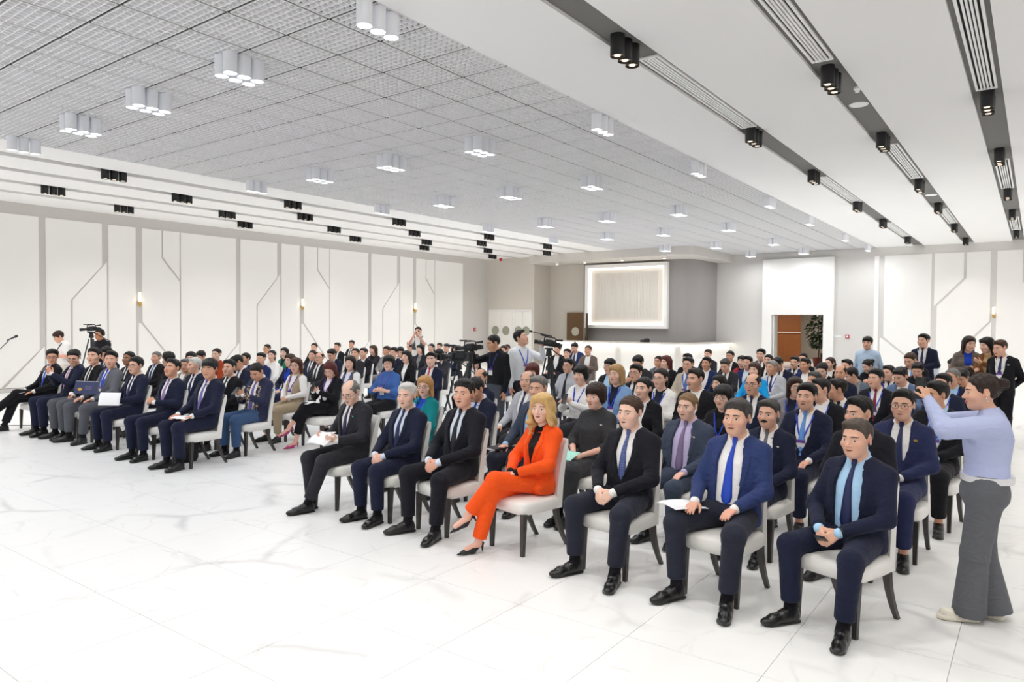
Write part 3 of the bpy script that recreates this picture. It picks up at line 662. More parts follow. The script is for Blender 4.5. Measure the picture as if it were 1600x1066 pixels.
def body_sdf(p, P, hands=True, forearm=.030, bare=False):
    sex = p['sex']; dz = p['dz']; T = p['T'].copy(); T[:, 2] = np.maximum(T[:, 2] * .80 - .012, .035); T[:, 3] = np.maximum(T[:, 3] * .78 - .010, .035)
    Q = in_head(p, P); d = np.full(len(P), 1.0, f32)
    m = (Q ** 2).sum(1) < .04
    dh = np.sqrt((Q ** 2).sum(1)) - .12
    if m.any(): dh[m] = head_sdf(Q[m], sex, p.get('fat', 0.0))
    nk = cap(P, p['piv'] + A(0, .010, -.09), p['hC'] + p['hR'] @ A(0, .012, -.055), .057 if sex == 'm' else .046, .053 if sex == 'm' else .044)
    d = smin(dh, nk, .025)
    d = smin(d, np.maximum(tors(P, T), .56 + dz - P[:, 2]), .05)
    for s in (-1, 1):
        a = p['arm'][s]
        d = smin(d, cap(P, A(s * .05, p['piv'][1], 1.03 + dz), a['S'], .05, .042), .05)
        d = smin(d, cap(P, a['S'], a['E'], .038, .034), .03); d = smin(d, cap(P, a['E'], a['W'], .036 if bare else .031, .0265), .02)
        hp = hand_prims(a['W'], a['d'], a['n'], a['t'], a['curl'], .95 if sex == 'm' else .86)
        c = a['W'] + a['d'] / np.linalg.norm(a['d']) * .08; r2 = ((P - c) ** 2).sum(1); m = r2 < .0225
        hd = np.sqrt(r2) - .10
        if m.any():
            Pm = P[m]; e = None
            for i, (u, v, r0, r1) in enumerate(hp):
                c_ = cap(Pm, u, v, r0, r1); e = c_ if e is None else smin(e, c_, .008 if i < 4 else .004)
            hd[m] = e
        d = smin(d, hd, .012)
        l = p['leg'][s]
        d = smin(d, cap(P, l['H'], l['K'], .06, .045), .05); d = smin(d, cap(P, l['K'], l['A'], .046, .034), .03)
        d = smin(d, cap(P, l['A'] + A(0, 0, -.03), l['A'] + A(0, 0, -.05) + l['toe'] * .12, .030, .022), .02)
    return d
# ------------------------------------------------------------------ hair (head space)
def hair_sdf(style):
    def g_line(P, tab):
        tab = np.asarray(tab, f32); return np.interp(P[:, 1], tab[:, 0], tab[:, 1])
    line = [(-.125, .092), (-.092, .089), (-.075, .071), (-.055, .051), (-.040, .024), (-.030, -.012), (-.008, -.018), (.0, .020), (.022, .022), (.030, -.02), (.06, -.06), (.11, -.068)]
    def f(P):
        X = P.copy(); X[:, 0] = np.abs(X[:, 0]); wob = .0022 * (np.sin(P[:, 0] * 190 + P[:, 1] * 60) + np.sin(P[:, 1] * 170 + P[:, 2] * 90)).astype(f32)
        top = np.clip((P[:, 2] - .02) / .08, 0, 1)
        def shell(t0, t1): return ell(P, A(0, .012, .03), (.076 + t0, .095 + t0, .089 + t0)) - top * (t1 - t0) + wob
        def trim(d, tab, off=0.0, feather=.016, width=.042):
            g = g_line(P, tab) + off; e = P[:, 2] - g
            return np.maximum(d + feather * (1 - np.clip(e / width, 0, 1)) ** 1.5, -e * .7)
        if style == 'crew': return trim(shell(.006, .011), line, 0, .006)
        if style == 'short':
            d = shell(.008, .022); d = smin(d, ell(P, A(.01, -.042, .106), (.052, .042, .022)), .02); return trim(d, line, -.002)
        if style == 'side':
            d = shell(.006, .018); d = smin(d, ell(P, A(-.018, -.042, .102), (.050, .042, .024)), .02); d = smax(d, -cap(P, A(.035, -.1, .118), A(.045, .0, .132), .006, .006), .006)
            return trim(d, line, X[:, 0] * .10 - .003)
        if style == 'quiff':
            d = shell(.007, .021); d = smin(d, ell(P, A(0, -.056, .108), (.050, .036, .028)), .02); return trim(d, line, .004 + X[:, 0] * .06)
        if style == 'bangs':
            d = shell(.010, .022); d = smin(d, ell(P, A(.0, -.07, .075), (.060, .030, .032)), .02)
            l2 = [(-.125, .045 ), (-.085, .040), (-.06, .03), (-.045, .0), (-.03, -.02), (-.005, -.02), (.0, .015), (.022, .015), (.03, -.025), (.06, -.065), (.11, -.07)]
            return trim(d, l2, .004 * np.sin(P[:, 0] * 260).astype(f32), .010, .03)
        if style in ('baldside', 'whiteside'):
            d = shell(.009 if style == 'whiteside' else .0055, .006 if style == 'baldside' else .018)
            if style == 'baldside':
                d = trim(d, line, 0, .005)
                d = smax(d, -ell(P, A(0, -.045, .115), (.064, .105, .060)), .01); return d
            d = smin(d, ell(P, A(.012, -.045, .100), (.055, .045, .024)), .02); return trim(d, line, .002)
        # women
        fr = [(-.125, .060), (-.090, .058), (-.07, .046), (-.052, .020), (-.040, -.03), (-.028, -.075), (.0, -.10), (.03, -.11), (.12, -.11)]
        if style in ('bun', 'pony'):
            d = shell(.009, .012); fr2 = [(-.125, .088), (-.090, .085), (-.07, .066), (-.05, .036), (-.035, -.005), (-.008, -.012), (.0, .018), (.022, .018), (.03, -.03), (.06, -.07), (.12, -.07)]
            d = trim(d, fr2, 0, .010)
            if style == 'bun':
                b = ell(P, A(0, .125, .045), (.040, .036, .042)) + .004 * np.sin((P[:, 2] + P[:, 0]) * 160).astype(f32); return smin(d, b, .014)
            b = smin(cap(P, A(0, .095, .03), A(0, .13, -.02), .028, .032), cap(P, A(0, .13, -.02), A(.01, .115, -.18), .032, .018), .02); return smin(d, b, .015)
        if style == 'bobshort':
            d = shell(.018, .030); d = smin(d, cap(X, A(.068, .0, .03), A(.070, .015, -.05), .024, .020), .03); d = smin(d, ell(P, A(0, .06, -.02), (.075, .055, .075)), .03)
            d = smin(d, ell(P, A(.015, -.068, .074), (.058, .030, .030)), .02)
            l2 = [(-.125, .040), (-.085, .038), (-.062, .03), (-.05, .005), (-.035, -.035), (-.012, -.05), (.02, -.06), (.06, -.085), (.12, -.085)]
            return np.maximum(d, (g_line(P, l2) + .004 * np.sin(P[:, 0] * 200).astype(f32) - P[:, 2]) * .7)
        if style in ('bob', 'long', 'wavy'):
            d = shell(.013 if style == 'wavy' else .011, .021 if style == 'wavy' else .019); d = np.maximum(d, (g_line(P, fr) - P[:, 2]) * .7)
            zz = P[:, 2]; wv = 0.0
            if style == 'wavy': wv = (.010 * np.sin(zz * 62 + P[:, 1] * 40 + P[:, 0] * 30) * np.clip(-zz / .1 + .3, 0, 1)).astype(f32)
            lo = dict(bob=-.125, long=-.30, wavy=-.225)[style]; fat_ = dict(bob=.021, long=.018, wavy=.034)[style]
            Y = X.copy(); Y[:, 0] = Y[:, 0] + wv
            s1 = cap(Y, A(.072, .012, .03), A(.084 if style != 'wavy' else .10, .0, lo), fat_, fat_ * .85)
            s2 = cap(Y, A(.045, .070, .02), A(.055, .075, lo + (.0 if style != 'wavy' else -.01)), .045 if style == 'wavy' else .034, .038 if style == 'wavy' else .028)
            d = smin(d, smin(s1, s2, .04), .03)
            if style == 'wavy': d = smin(d, cap(Y, A(.060, -.050, .085), A(.094, -.045, -.12), .022, .030), .03); d = smin(d, ell(P, A(.02, -.02, .098), (.070, .070, .032)), .03)
            d = smin(d, ell(P, A(-.02, -.052, .088), (.052, .038, .028)), .02)
            # keep the face free
            return smax(d, -ell(P, A(0, -.115, -.03), (.060, .075, .098)), .012)
        return shell(.01, .02)
    return f
HAIR_LO = dict(long=(-.16, -.15, -.36), wavy=(-.17, -.15, -.30), bob=(-.14, -.14, -.19), pony=(-.12, -.14, -.24), bun=(-.12, -.14, -.13), bobshort=(-.13, -.14, -.12))
CACHE = {}
M_HAIR = mat('hair', objcol=True, rough=.5, noise=.38, nscale=150, bump=.45, spec=.35)
def strands(m):
    nt = m.node_tree; n = next(x for x in nt.nodes if x.type == 'TEX_NOISE'); l = n.inputs['Vector'].links[0]; src = l.from_socket; nt.links.remove(l)
    mp = nt.nodes.new('ShaderNodeMapping'); mp.inputs['Scale'].default_value = (1, .35, .16); nt.links.new(src, mp.inputs[0]); nt.links.new(mp.outputs[0], n.inputs['Vector'])
strands(M_HAIR)
M_SKIN = mat('skin', objcol=True, rough=.5, attr='tint', noise=.04, nscale=30, spec=.35)
M_CLOTH = mat('suit_cloth', objcol=True, rough=.85, noise=.06, nscale=220, bump=.05, spec=.2, sheen=.05)
def folds(m, sc, st):
    nt = m.node_tree; N, L = nt.nodes, nt.links; tc = next(x for x in N if x.type == 'TEX_COORD'); bp0 = next(x for x in N if x.type == 'BUMP')
    mp = N.new('ShaderNodeMapping'); mp.inputs['Scale'].default_value = (1.0, 1.0, 1.7); mp.inputs['Rotation'].default_value = (.3, .5, 0); L.new(tc.outputs['Object'], mp.inputs[0])
    n = N.new('ShaderNodeTexNoise'); n.inputs['Scale'].default_value = sc; n.inputs['Detail'].default_value = 2.5; n.inputs['Distortion'].default_value = 1.2; L.new(mp.outputs[0], n.inputs['Vector'])
    b = N.new('ShaderNodeBump'); b.inputs['Strength'].default_value = st; b.inputs['Distance'].default_value = .03; L.new(n.outputs['Fac'], b.inputs['Height']); L.new(bp0.outputs[0], b.inputs['Normal'])
    pr = N['Principled BSDF']; L.new(b.outputs[0], pr.inputs['Normal'])
folds(M_CLOTH, 7.0, .55)
M_SHIRT = mat('shirt_cotton', objcol=True, rough=.8, noise=.02, nscale=60, bump=.05, spec=.25)
folds(M_SHIRT, 9.0, .40)
M_TIE = mat('tie_silk', objcol=True, rough=.45, noise=.12, nscale=160, spec=.4)
M_LEATHER = mat('shoe_leather', objcol=True, rough=.28, noise=.1, nscale=50, spec=.5)
M_EYE = mat('eye_white', 'e6e2dc', rough=.2); M_IRIS = mat('eye_iris', '1e1410', rough=.15)
M_LIP = mat('lips', objcol=True, rough=.4, noise=.05, nscale=80); M_LIPLINE = mat('mouth_line', '5a2e28', rough=.6)
M_METAL = mat('glasses_metal', '2a2a2e', rough=.3, metal=.6)
M_RIBBON = mat('lanyard_ribbon', objcol=True, rough=.6)
M_BADGE = mat('badge_card', 'e8e8ec', rough=.4); M_BADGE2 = mat('badge_violet', '6a3f9a', rough=.5)
def hair_mesh(style, h):
    k = ('hair', style, h)
    if k not in CACHE:
        lo = HAIR_LO.get(style, (-.11, -.14, -.10)); CACHE[k] = sdfmesh('hair_' + style, hair_sdf(style), lo, (-lo[0], .19, .165), h, M_HAIR)
    return CACHE[k]
def ribbon(pts, hws, fn, off, th=.004, nx=4, bulge=.0, xs=None):
    """strip laid on the front of a surface: pts = (x,z) centre line, hws = half widths; fn = distance function"""
    pts = np.asarray(pts, float); n = len(pts); t = np.linspace(-1, 1, nx + 1)
    Tn = np.gradient(pts, axis=0); Tn /= np.linalg.norm(Tn, axis=1)[:, None]; Nn = np.stack([-Tn[:, 1], Tn[:, 0]], 1)
    g = pts[:, None, :] + Nn[:, None, :] * (np.asarray(hws)[:, None] * t[None])[:, :, None]
    xz = g.reshape(-1, 2); y = front_y(fn, xz) - off
    y = y.reshape(n, nx + 1)
    y = y - bulge * (1 - t[None] ** 2)
    F = np.stack([g[..., 0], y, g[..., 1]], -1).reshape(-1, 3); B = F.copy(); B[:, 1] += th + off
    fs = []; m = nx + 1; N0 = n * m
    for i in range(n - 1):
        for j in range(nx):
            a = i * m + j; fs.append((a, a + 1, a + m + 1, a + m)); fs.append((N0 + a, N0 + a + m, N0 + a + m + 1, N0 + a + 1))
    for i in range(n - 1):
        for j in (0, nx): a = i * m + j; fs.append((a, a + m, N0 + a + m, N0 + a))
    for j in range(nx):
        for i in (0, n - 1): a = i * m + j; fs.append((a, a + 1, N0 + a + 1, N0 + a))
    return np.concatenate([F, B]), fs
def front_y(fn, xz, y0=-.75, y1=.12, n=175):
    ys = np.linspace(y0, y1, n); P = np.empty((len(xz), n, 3), f32); P[..., 0] = xz[:, 0:1]; P[..., 2] = xz[:, 1:2]; P[..., 1] = ys
    d = fn(P.reshape(-1, 3)).reshape(len(xz), n); neg = d < 0; i = np.argmax(neg, 1); ok = neg.any(1); i = np.clip(i, 1, n - 1)
    r = np.arange(len(xz)); d0, d1 = d[r, i - 1], d[r, i]; y = ys[i - 1] + (ys[i] - ys[i - 1]) * np.clip(d0 / (d0 - d1 + 1e-9), 0, 1)
    y[~ok] = np.median(y[ok]) if ok.any() else 0
    return y
def eye_mesh(sex, side):
    k = ('eye', sex, side)
    if k not in CACHE:
        n, nx = 17, 8; x = np.linspace(-.0145, .0145, n); hw = np.maximum(.0054 * (1 - (np.abs(x) / .0148) ** 2.2), .0003) * (1 if sex == 'm' else 1.15)
        z = -.0005 + .0012 * x / .0145; v, f = ribbon(np.stack([side * (.0320 + x), z], 1), hw, lambda P: head_sdf(P, sex), .0015, th=.003, nx=nx, bulge=.0014)
        b = MB()
        for q in f:
            c = np.mean([v[i] for i in q], 0); zz = c[2] - .0; top = max(v[i][2] for i in q)
            hwq = np.interp(abs(abs(c[0]) - .032), np.abs(x[8:]), hw[8:])
            mi = 1 if math.hypot(abs(c[0]) - .032, zz) < .0056 else (1 if zz > hwq * .72 else 0)
            b.f.append(tuple(int(i) for i in q)); b.m.append(mi)
        b.v = [tuple(p) for p in v]; CACHE[k] = b.mesh('eye', [M_EYE, M_IRIS], smooth=True)
    return CACHE[k]
def mouth_mesh(sex):
    k = ('mouth', sex)
    if k not in CACHE:
        n, nx = 15, 6; x = np.linspace(-.0235, .0235, n); u = np.abs(x) / .0235; hw = np.maximum((.0068 if sex == 'm' else .0088) * (1 - u ** 1.8), .0004) * (1 - .12 * np.exp(-(u / .15) ** 2))
        z = -.0638 + .0026 * u ** 2; v, f = ribbon(np.stack([x, z], 1), hw, lambda P: head_sdf(P, sex), .0012, th=.003, nx=nx, bulge=.0016)
        b = MB().add(v, f); 
        for i, q in enumerate(b.f):
            c = np.mean([b.v[j] for j in q], 0); zc = np.interp(abs(c[0]), np.abs(x[7:]), z[7:])
            if abs(c[2] - zc) < .0011 and abs(c[0]) < .021: b.m[i] = 1
        CACHE[k] = b.mesh('mouth', [M_LIP, M_LIPLINE], smooth=True)
    return CACHE[k]
def brow_mesh(sex):
    k = 'brow' + sex
    if k not in CACHE:
        b = MB(); fn = lambda P: head_sdf(P, sex)
        for s in (-1, 1):
            x = np.linspace(.013, .050, 7); z = np.interp(x, [.013, .024, .038, .050], [.0248, .0262, .0262, .0226]); hw = (np.array([.0035, .0042, .0042, .004, .0034, .0026, .0014]) * (1 if sex == 'm' else .7))
            v, f = ribbon(np.stack([x * s, z], 1), hw, fn, .0022, th=.003, nx=3, bulge=.001); b.add(v, f)
        CACHE[k] = b.mesh('eyebrows', M_HAIR, smooth=True)
    return CACHE[k]
def moustache_mesh():
    if 'must' not in CACHE:
        x = np.linspace(-.030, .030, 11); v, f = ribbon(np.stack([x, -.050 - .010 * (np.abs(x) / .03) ** 1.5], 1), .0075 - .004 * (np.abs(x) / .03) ** 2, lambda P: head_sdf(P, 'm'), .004, th=.004, nx=3, bulge=.002)
        CACHE['must'] = MB().add(v, f).mesh('moustache', M_HAIR, smooth=True)
    return CACHE['must']
def glasses_mesh():
    if 'gl' not in CACHE:
        b = MB()
        for s in (-1, 1):
            pts = []
            for k in range(17):
                a = 2 * math.pi * k / 16; c, n = math.cos(a), math.sin(a); e = .62
                x = math.copysign(abs(c) ** e, c) * .024 + .033; pts.append((s * x, -.106 + (x - .01) ** 2 * 5.5, math.copysign(abs(n) ** e, n) * .0165 - .002))
            b.tube(pts, .0016, 5)
            b.tube([(s * .056, -.098, .004), (s * .073, -.080, .006), (s * .083, .01, .010), (s * .084, .03, -.004)], .0016, 5)
        b.tube([(-.010, -.106, .002), (0, -.110, .005), (.010, -.106, .002)], .0016, 5)
        CACHE['gl'] = b.mesh('glasses', M_METAL, smooth=True)
    return CACHE['gl']
def shoe_mesh(kind, h=.008):
    k = ('shoe', kind)
    if k not in CACHE:
        if kind == 'heel':
            def f(P):
                d = smin(cap(P, A(0, -.15, .018), A(0, -.06, .028), .016, .030), cap(P, A(0, -.06, .030), A(0, .03, .075), .028, .024), .03); d = smin(d, cap(P, A(0, -.205, .010), A(0, -.13, .018), .006, .022), .02)
                d = smax(d, -cap(P, A(0, -.05, .066), A(0, .03, .125), .030, .036), .006); d = np.minimum(d, cap(P, A(0, .040, .0), A(0, .038, .07), .006, .014)); return np.maximum(d, .002 - P[:, 2])
            lo, hi, h = (-.05, -.23, -.01), (.05, .08, .13), .006
        elif kind == 'sneaker':
            def f(P):
                d = smin(cap(P, A(0, -.15, .040), A(0, .03, .045), .042, .038), cap(P, A(0, -.03, .06), A(0, .03, .085), .036, .034), .03)
                d = np.minimum(smax(d, .028 - P[:, 2], .004), smax(smax(cap(P, A(0, -.155, .02), A(0, .03, .02), .052, .044), P[:, 2] - .032, .004), .002 - P[:, 2], .004)); return d
            lo, hi = (-.06, -.23, -.01), (.06, .09, .14)
        else:
            def f(P):
                d = cap(P, A(0, -.135, .034), A(0, .030, .040), .043, .037); d = smin(d, ell(P, A(.004, -.170, .028), (.040, .066, .028)), .02)
                d = smin(d, cap(P, A(0, -.050, .060), A(0, .012, .082), .038, .042), .03); d = smax(d, -cap(P, A(0, .0, .150), A(0, .014, .125), .034, .034), .006)
                d = d - .0015 * (np.abs(P[:, 1] + .075) < .004)
                so = np.maximum(np.maximum(cap(P, A(0, -.170, .012), A(0, .034, .012), .047, .041), P[:, 2] - .017), .002 - P[:, 2])
                return np.minimum(np.maximum(d, .004 - P[:, 2]), so)
            lo, hi = (-.07, -.26, -.01), (.07, .10, .15)
        CACHE[k] = sdfmesh('shoe', f, lo, hi, h, M_LEATHER)
    return CACHE[k]
OPEN = dict(suit=[(.70, .0), (.715, .010), (.80, .048), (.90, .072), (1.0, .068), (1.06, .060), (1.15, .06)],
            wide=[(.46, .085), (.60, .080), (.75, .088), (.90, .092), (1.0, .080), (1.06, .062), (1.15, .06)],
            woman=[(.70, .0), (.72, .008), (.82, .036), (.92, .056), (1.0, .058), (1.06, .052), (1.15, .05)],
            robe=[(.44, .05), (.60, .055), (.75, .075), (.90, .075), (1.0, .068), (1.06, .060), (1.15, .06)],
            vest=[(.60, .012), (.72, .03), (.85, .052), (.95, .062), (1.0, .060), (1.06, .054), (1.15, .05)], none=None)
BB = ((-.42, -.98, .0), (.42, .36, 1.46))
def parts_key(*a): return tuple(a)
def dress_meshes(p, top, lod, key, short=False, opn=None, skirt=False, wide=0.0, hemk=.05, shirt_puff=0.0, vest=False):
    """meshes of one pose: body, jacket (+lapels), shirt, trousers; cached by key"""
    ck = ('clothes', lod, top, short, opn, skirt, wide, hemk, shirt_puff) + p['ckey']; bk = ('body', ck, p['hkey'])
    if bk in CACHE: return CACHE[bk]
    dz = p['dz']; p['open'] = OPEN[opn] if opn else None
    hb, hc = {0: (.0054, .0115), 1: (.0080, .0155), 2: (.0115, .0200)}[lod]
    hi = A(.50, .40, 1.46 + dz); lo = A(-.50, -.98 if not p['standing'] else -.75, .0)
    R = dict(CACHE.get(ck, {})); have = bool(R); vest = top == 'vest'
    jf = (lambda P: jacket_sdf(p, P, 'vest' if vest else 'suit')) if top in ('jacket', 'vest') else None
    slv = 'cuff' if top == 'jacket' else ('short' if short == 'short' else 'elbow' if short == 'elbow' else 'long')
    if top == 'vest': slv = 'long'
    collar = p['sex'] == 'm' or top in ('vest', 'blouse')
    sf = lambda P: shirt_sdf(p, P, .012 if jf else .0, slv, collar, shirt_puff)
    tf = (lambda P: skirt_sdf(p, P)) if skirt else (lambda P: trousers_sdf(p, P, wide, hemk))
    sft = lambda P: shirt_sdf(p, P, .012 if jf else .0, 'none', collar, 0.0)
    jft = (lambda P: jacket_sdf(p, P, 'vest', False)) if jf else None
    cover = lambda P: np.minimum(np.minimum(sf(P), tf(P)), jf(P) if jf else 9.0)
    v, q = nets(lambda P: body_sdf(p, P, bare=bool(short)), lo, hi, hb)
    tint = None
    far = cover(v.astype(f32)) < -.012
    v, q = cluster(v, q, far, .035)
    R['body'] = polymesh('body', v, q, M_SKIN, head_tint(in_head(p, v.astype(f32)), p['sex']))
    if have: CACHE[bk] = R; return R
    if jf:
        v, q = nets(jf, A(-.46, -.75, .40 + dz * .8), A(.46, .36, 1.14 + dz), hc); lv = None
        me_v, me_f = v, q
        if lod < 2 and opn and opn != 'robe':
            op = np.asarray(p['open'], float); zt, zb = 1.028, (.715 if opn in ('suit', 'woman') else .60 if opn == 'vest' else .53)
            extra = []
            for s in (-1, 1):
                z = np.linspace(zt, zb + .02, 16); hw = np.interp(z, op[:, 0], op[:, 1])
                k = np.interp(z, [zb, .60, .72, .78, .90, .965, .975, 1.06], [.016, .018, .018, .032, .056, .064, .040, .034]); z_n = None
                if opn == 'vest': k = k * .3
                pts = np.stack([s * (hw + k * .5 - .009), z + dz], 1); rv, rf = ribbon(pts, k * .5, jft, .007, th=.004, nx=3)
                extra.append((rv, rf))
            R['lapel'] = extra
        R['jacket'] = polymesh('jacket', v, q, M_CLOTH)
        if 'lapel' in R:
            b = MB()
            for rv, rf in R['lapel']: b.add(rv, rf)
            R['lapel'] = b.mesh('lapel', M_CLOTH, smooth=False)
    v, q = nets(sf, A(-.46, -.75, .40 + dz * .9), A(.46, .36, 1.16 + dz), hc if lod else .0095)
    if jf:
        hid = jf(v.astype(f32)) < -.02; v, q = cluster(v, q, hid, .04)
    R['shirt'] = polymesh('shirt', v, q, M_SHIRT)
    v, q = nets(tf, A(-.40, -.98, .0), A(.40, .30, .70 + (.42 if p['standing'] else 0)), hc)
    R['trousers'] = polymesh('skirt' if skirt else 'trousers', v, q, M_CLOTH)
    # tie
    out = (lambda P: np.minimum(sft(P), jft(P))) if jf else sft
    zs = np.array([1.093, 1.078, 1.058, 1.04, 1.0, .94, .88, .80, .74, .68, .645, .625]) + dz; hw = np.array([.017, .019, .016, .011, .015, .021, .026, .032, .037, .041, .030, .002])
    pts = np.stack([np.zeros_like(zs), zs], 1)
    tv, tfc = ribbon(pts, hw, sft, .007, th=.004, nx=4, bulge=.004); tv[:5 * 3, 1] -= .006
    if jf and opn == 'suit': pass
    R['tie'] = MB().add(tv, tfc).mesh('tie', M_TIE, smooth=True)
    b = MB()
    for s in (-1, 1):
        t = np.linspace(0, 1, 10); x = s * (.078 * (1 - t) ** .8 + .006); z = 1.055 - .24 * t + dz
        rv, rf = ribbon(np.stack([x, z], 1), np.full(10, .0065), out, .008, th=.003, nx=2); b.add(rv, rf)
    R['lanyard'] = b.mesh('lanyard', M_RIBBON)
    yb = float(front_y(out, np.array([[0, .77 + dz]]))[0]); yt = float(front_y(out, np.array([[0, .82 + dz]]))[0])
    b = MB(); ybb = min(yb, yt) - .012
    b.box(-.042, .042, ybb - .003, ybb + .003, .71 + dz, .815 + dz, 0); b.box(-.042, .042, ybb - .0045, ybb + .0035, .785 + dz, .8155 + dz, 1)
    R['badge'] = b.mesh('badge', [M_BADGE, M_BADGE2])
    R['pin_y'] = float(front_y(out, np.array([[.12, .95 + dz]]))[0]); R['out'] = None
    CACHE[ck] = R; CACHE[bk] = R; return R
def sock_mesh():
    if 'sock' not in CACHE: CACHE['sock'] = MB().tube([(0, -.035, -.045), (0, -.012, -.025), (0, 0, .03), (0, 0, .14)], [.036, .043, .043, .048], 14).mesh('sock', M_CLOTH, smooth=True)
    return CACHE['sock']
def frame_mtx(o, z, y):
    z = Vector(z).normalized(); y = Vector(y); y = (y - z * y.dot(z)).normalized(); x = y.cross(z)
    return Matrix(((x.x, y.x, z.x, o[0]), (x.y, y.y, z.y, o[1]), (x.z, y.z, z.z, o[2]), (0, 0, 0, 1)))
# ------------------------------------------------------------------ one person = one Empty with body, clothes and hair as parts
C = dict(black='15151a', black2='191a22', navy='1b2036', navy2='1a2350', navy3='262c4e', blue='2c3a68', blue2='1f2d5c', royal='1b45b8', charcoal='2d2d33', grey='8a888a', grey2='85828a', grey3='62646a', grey4='8a8a8c',
         ltgrey='b7b9c0', greylight='8f8a84', tan='ab9a80', taupe='8a7c6a', beige='b9ad9c', brown='6e6058', white='f0eeec', cream='e9e4da', pale='d8e2f0', sky='a9cfee', skytie='5d93d8', steel='4d6c9c', steelblue='5b6f92', steelgrey='5c6878',
         slate='3d4658', indigo='343a68', denim='3f66a8', denim2='7d9fca', orange='f0561a', teal='0f7f84', turquoise='1596d8', green='1f7a52', rust='9c3d1c', crimson='9c2634', dgrey='37373a', lavender='c3b8dd',
         plum='2c2350', check='2a3c78', pink='c58fae', lilac='8d6fa8', violet='6f63a6', mauve='7b6a8e', red='c4182f', maroon='7a1636', chapan='181d3a', jeans='3a5378', sand='8a6a4a', trgrey='55575e', trdark='262936')
HC = dict(black='0f0d0d', brownblack='1d1613', darkbrown='2c1a14', brown='3e291d', redbrown='4a2518', auburn='54201a', blond='c9a46a', blond2='a8875a', strawberry='b98a55', grey='6f6c69', greybrown='4b4038', greyblack='3b3836', greylight='8a8580', white='c9c7c3', sand='7d6142', ombre='4a3526')
SKIN = dict(m='dcac94', f='e6bba6', dark='a4735a', tan='d09c80', fair='e6bda9')
def add_head_parts(root, p, hair, haircol, lod, glasses=False, must=False, eyes=True):
    hh = {0: .0055, 1: .0075, 2: .010}[lod]
    obj('hair', hair_mesh(hair, hh), root, mtx=p['hM'].copy(), color=HC.get(haircol, haircol))
    for s in (-1, 1): obj('eye', eye_mesh(p['sex'], s), root, mtx=p['hM'].copy())
    obj('mouth', mouth_mesh(p['sex']), root, mtx=p['hM'].copy(), color='9a5f50' if p['sex'] == 'm' else 'b4665e')
    bc = HC['brownblack'] if haircol in ('white', 'grey', 'blond', 'blond2', 'strawberry', 'greylight', 'sand') else HC.get(haircol, haircol)
    obj('eyebrows', brow_mesh(p['sex']), root, mtx=p['hM'].copy(), color='6a5a50' if haircol in ('white', 'grey') else '5a4030' if haircol.startswith(('blond', 'straw', 'sand')) else bc)
    if glasses: obj('glasses', glasses_mesh(), root, mtx=p['hM'].copy())
    if must: obj('moustache', moustache_mesh(), root, mtx=p['hM'].copy(), color='1a1412')
def person(label, loc, rz, sc, p, key, lod, top='jacket', opn='suit', jcol='navy', scol='white', tcol=None, trcol=None, hair='short', hcol='black', skin=None, glasses=False, must=False, lanyard=False,
           shoe='dress', shoecol='121214', sockcol='101016', group=None, short=False, skirt=False, wide=0.0, hemk=.05, pin=None, collarless=False, puff=0.0, jm=None, tm=None, barefoot=False):
    root = thing('person', label, 'person', loc, rz, group, sc)
    R = dress_meshes(p, top, lod, key, short, opn, skirt, wide, hemk, puff)
    cc = lambda n: C.get(n, n)
    obj('body', R['body'], root, color=SKIN.get(skin or p['sex'], skin))
    if 'jacket' in R:
        j = obj('vest' if top == 'vest' else 'jacket', R['jacket'], root, color=cc(jcol))
        if jm: j.material_slots[0].link = 'OBJECT'; j.material_slots[0].material = jm
        if 'lapel' in R: obj('lapel', R['lapel'], j, color=cc(jcol))
    obj('shirt' if p['sex'] == 'm' else 'blouse', R['shirt'], root, color=cc(scol))
    obj('skirt' if skirt else 'trousers', R['trousers'], root, color=cc(trcol or jcol))
    if tcol:
        t = obj('tie', R['tie'], root, color=cc(tcol))
        if tm: t.material_slots[0].link = 'OBJECT'; t.material_slots[0].material = tm
    if lanyard: ly = obj('lanyard', R['lanyard'], root, color=lanyard if isinstance(lanyard, str) else '2347c4'); obj('badge', R['badge'], ly)
    for s in (-1, 1):
        l = p['leg'][s]; up = (l['K'] - l['A']) / np.linalg.norm(l['K'] - l['A']); toe = l['toe']
        if lod < 2 and not barefoot: obj('sock', sock_mesh(), root, mtx=frame_mtx(l['A'], up, A(0, 1, 0)), color=sockcol)
        if l['A'][2] < .16:
            m = frame_mtx((float(l['A'][0]), float(l['A'][1]), max(0.0, float(l['A'][2]) - .095)), (0, 0, 1), (-float(toe[0]), -float(toe[1]), 0))
        else:
            zz = up - toe * (up @ toe); m = frame_mtx(l['A'] - zz / np.linalg.norm(zz) * .095, zz, -toe)
        obj('shoe', shoe_mesh(shoe), root, mtx=m, color=shoecol)
    add_head_parts(root, p, hair, hcol, lod, glasses, must)
    if pin:
        b = MB(); b.box(.106, .134, R['pin_y'] - .008, R['pin_y'] - .001, .944 + p['dz'], .958 + p['dz']); obj('lapel_pin', b.mesh('lapel_pin', mat('pin_' + pin, pin, rough=.3, metal=.3)), root)
    return root
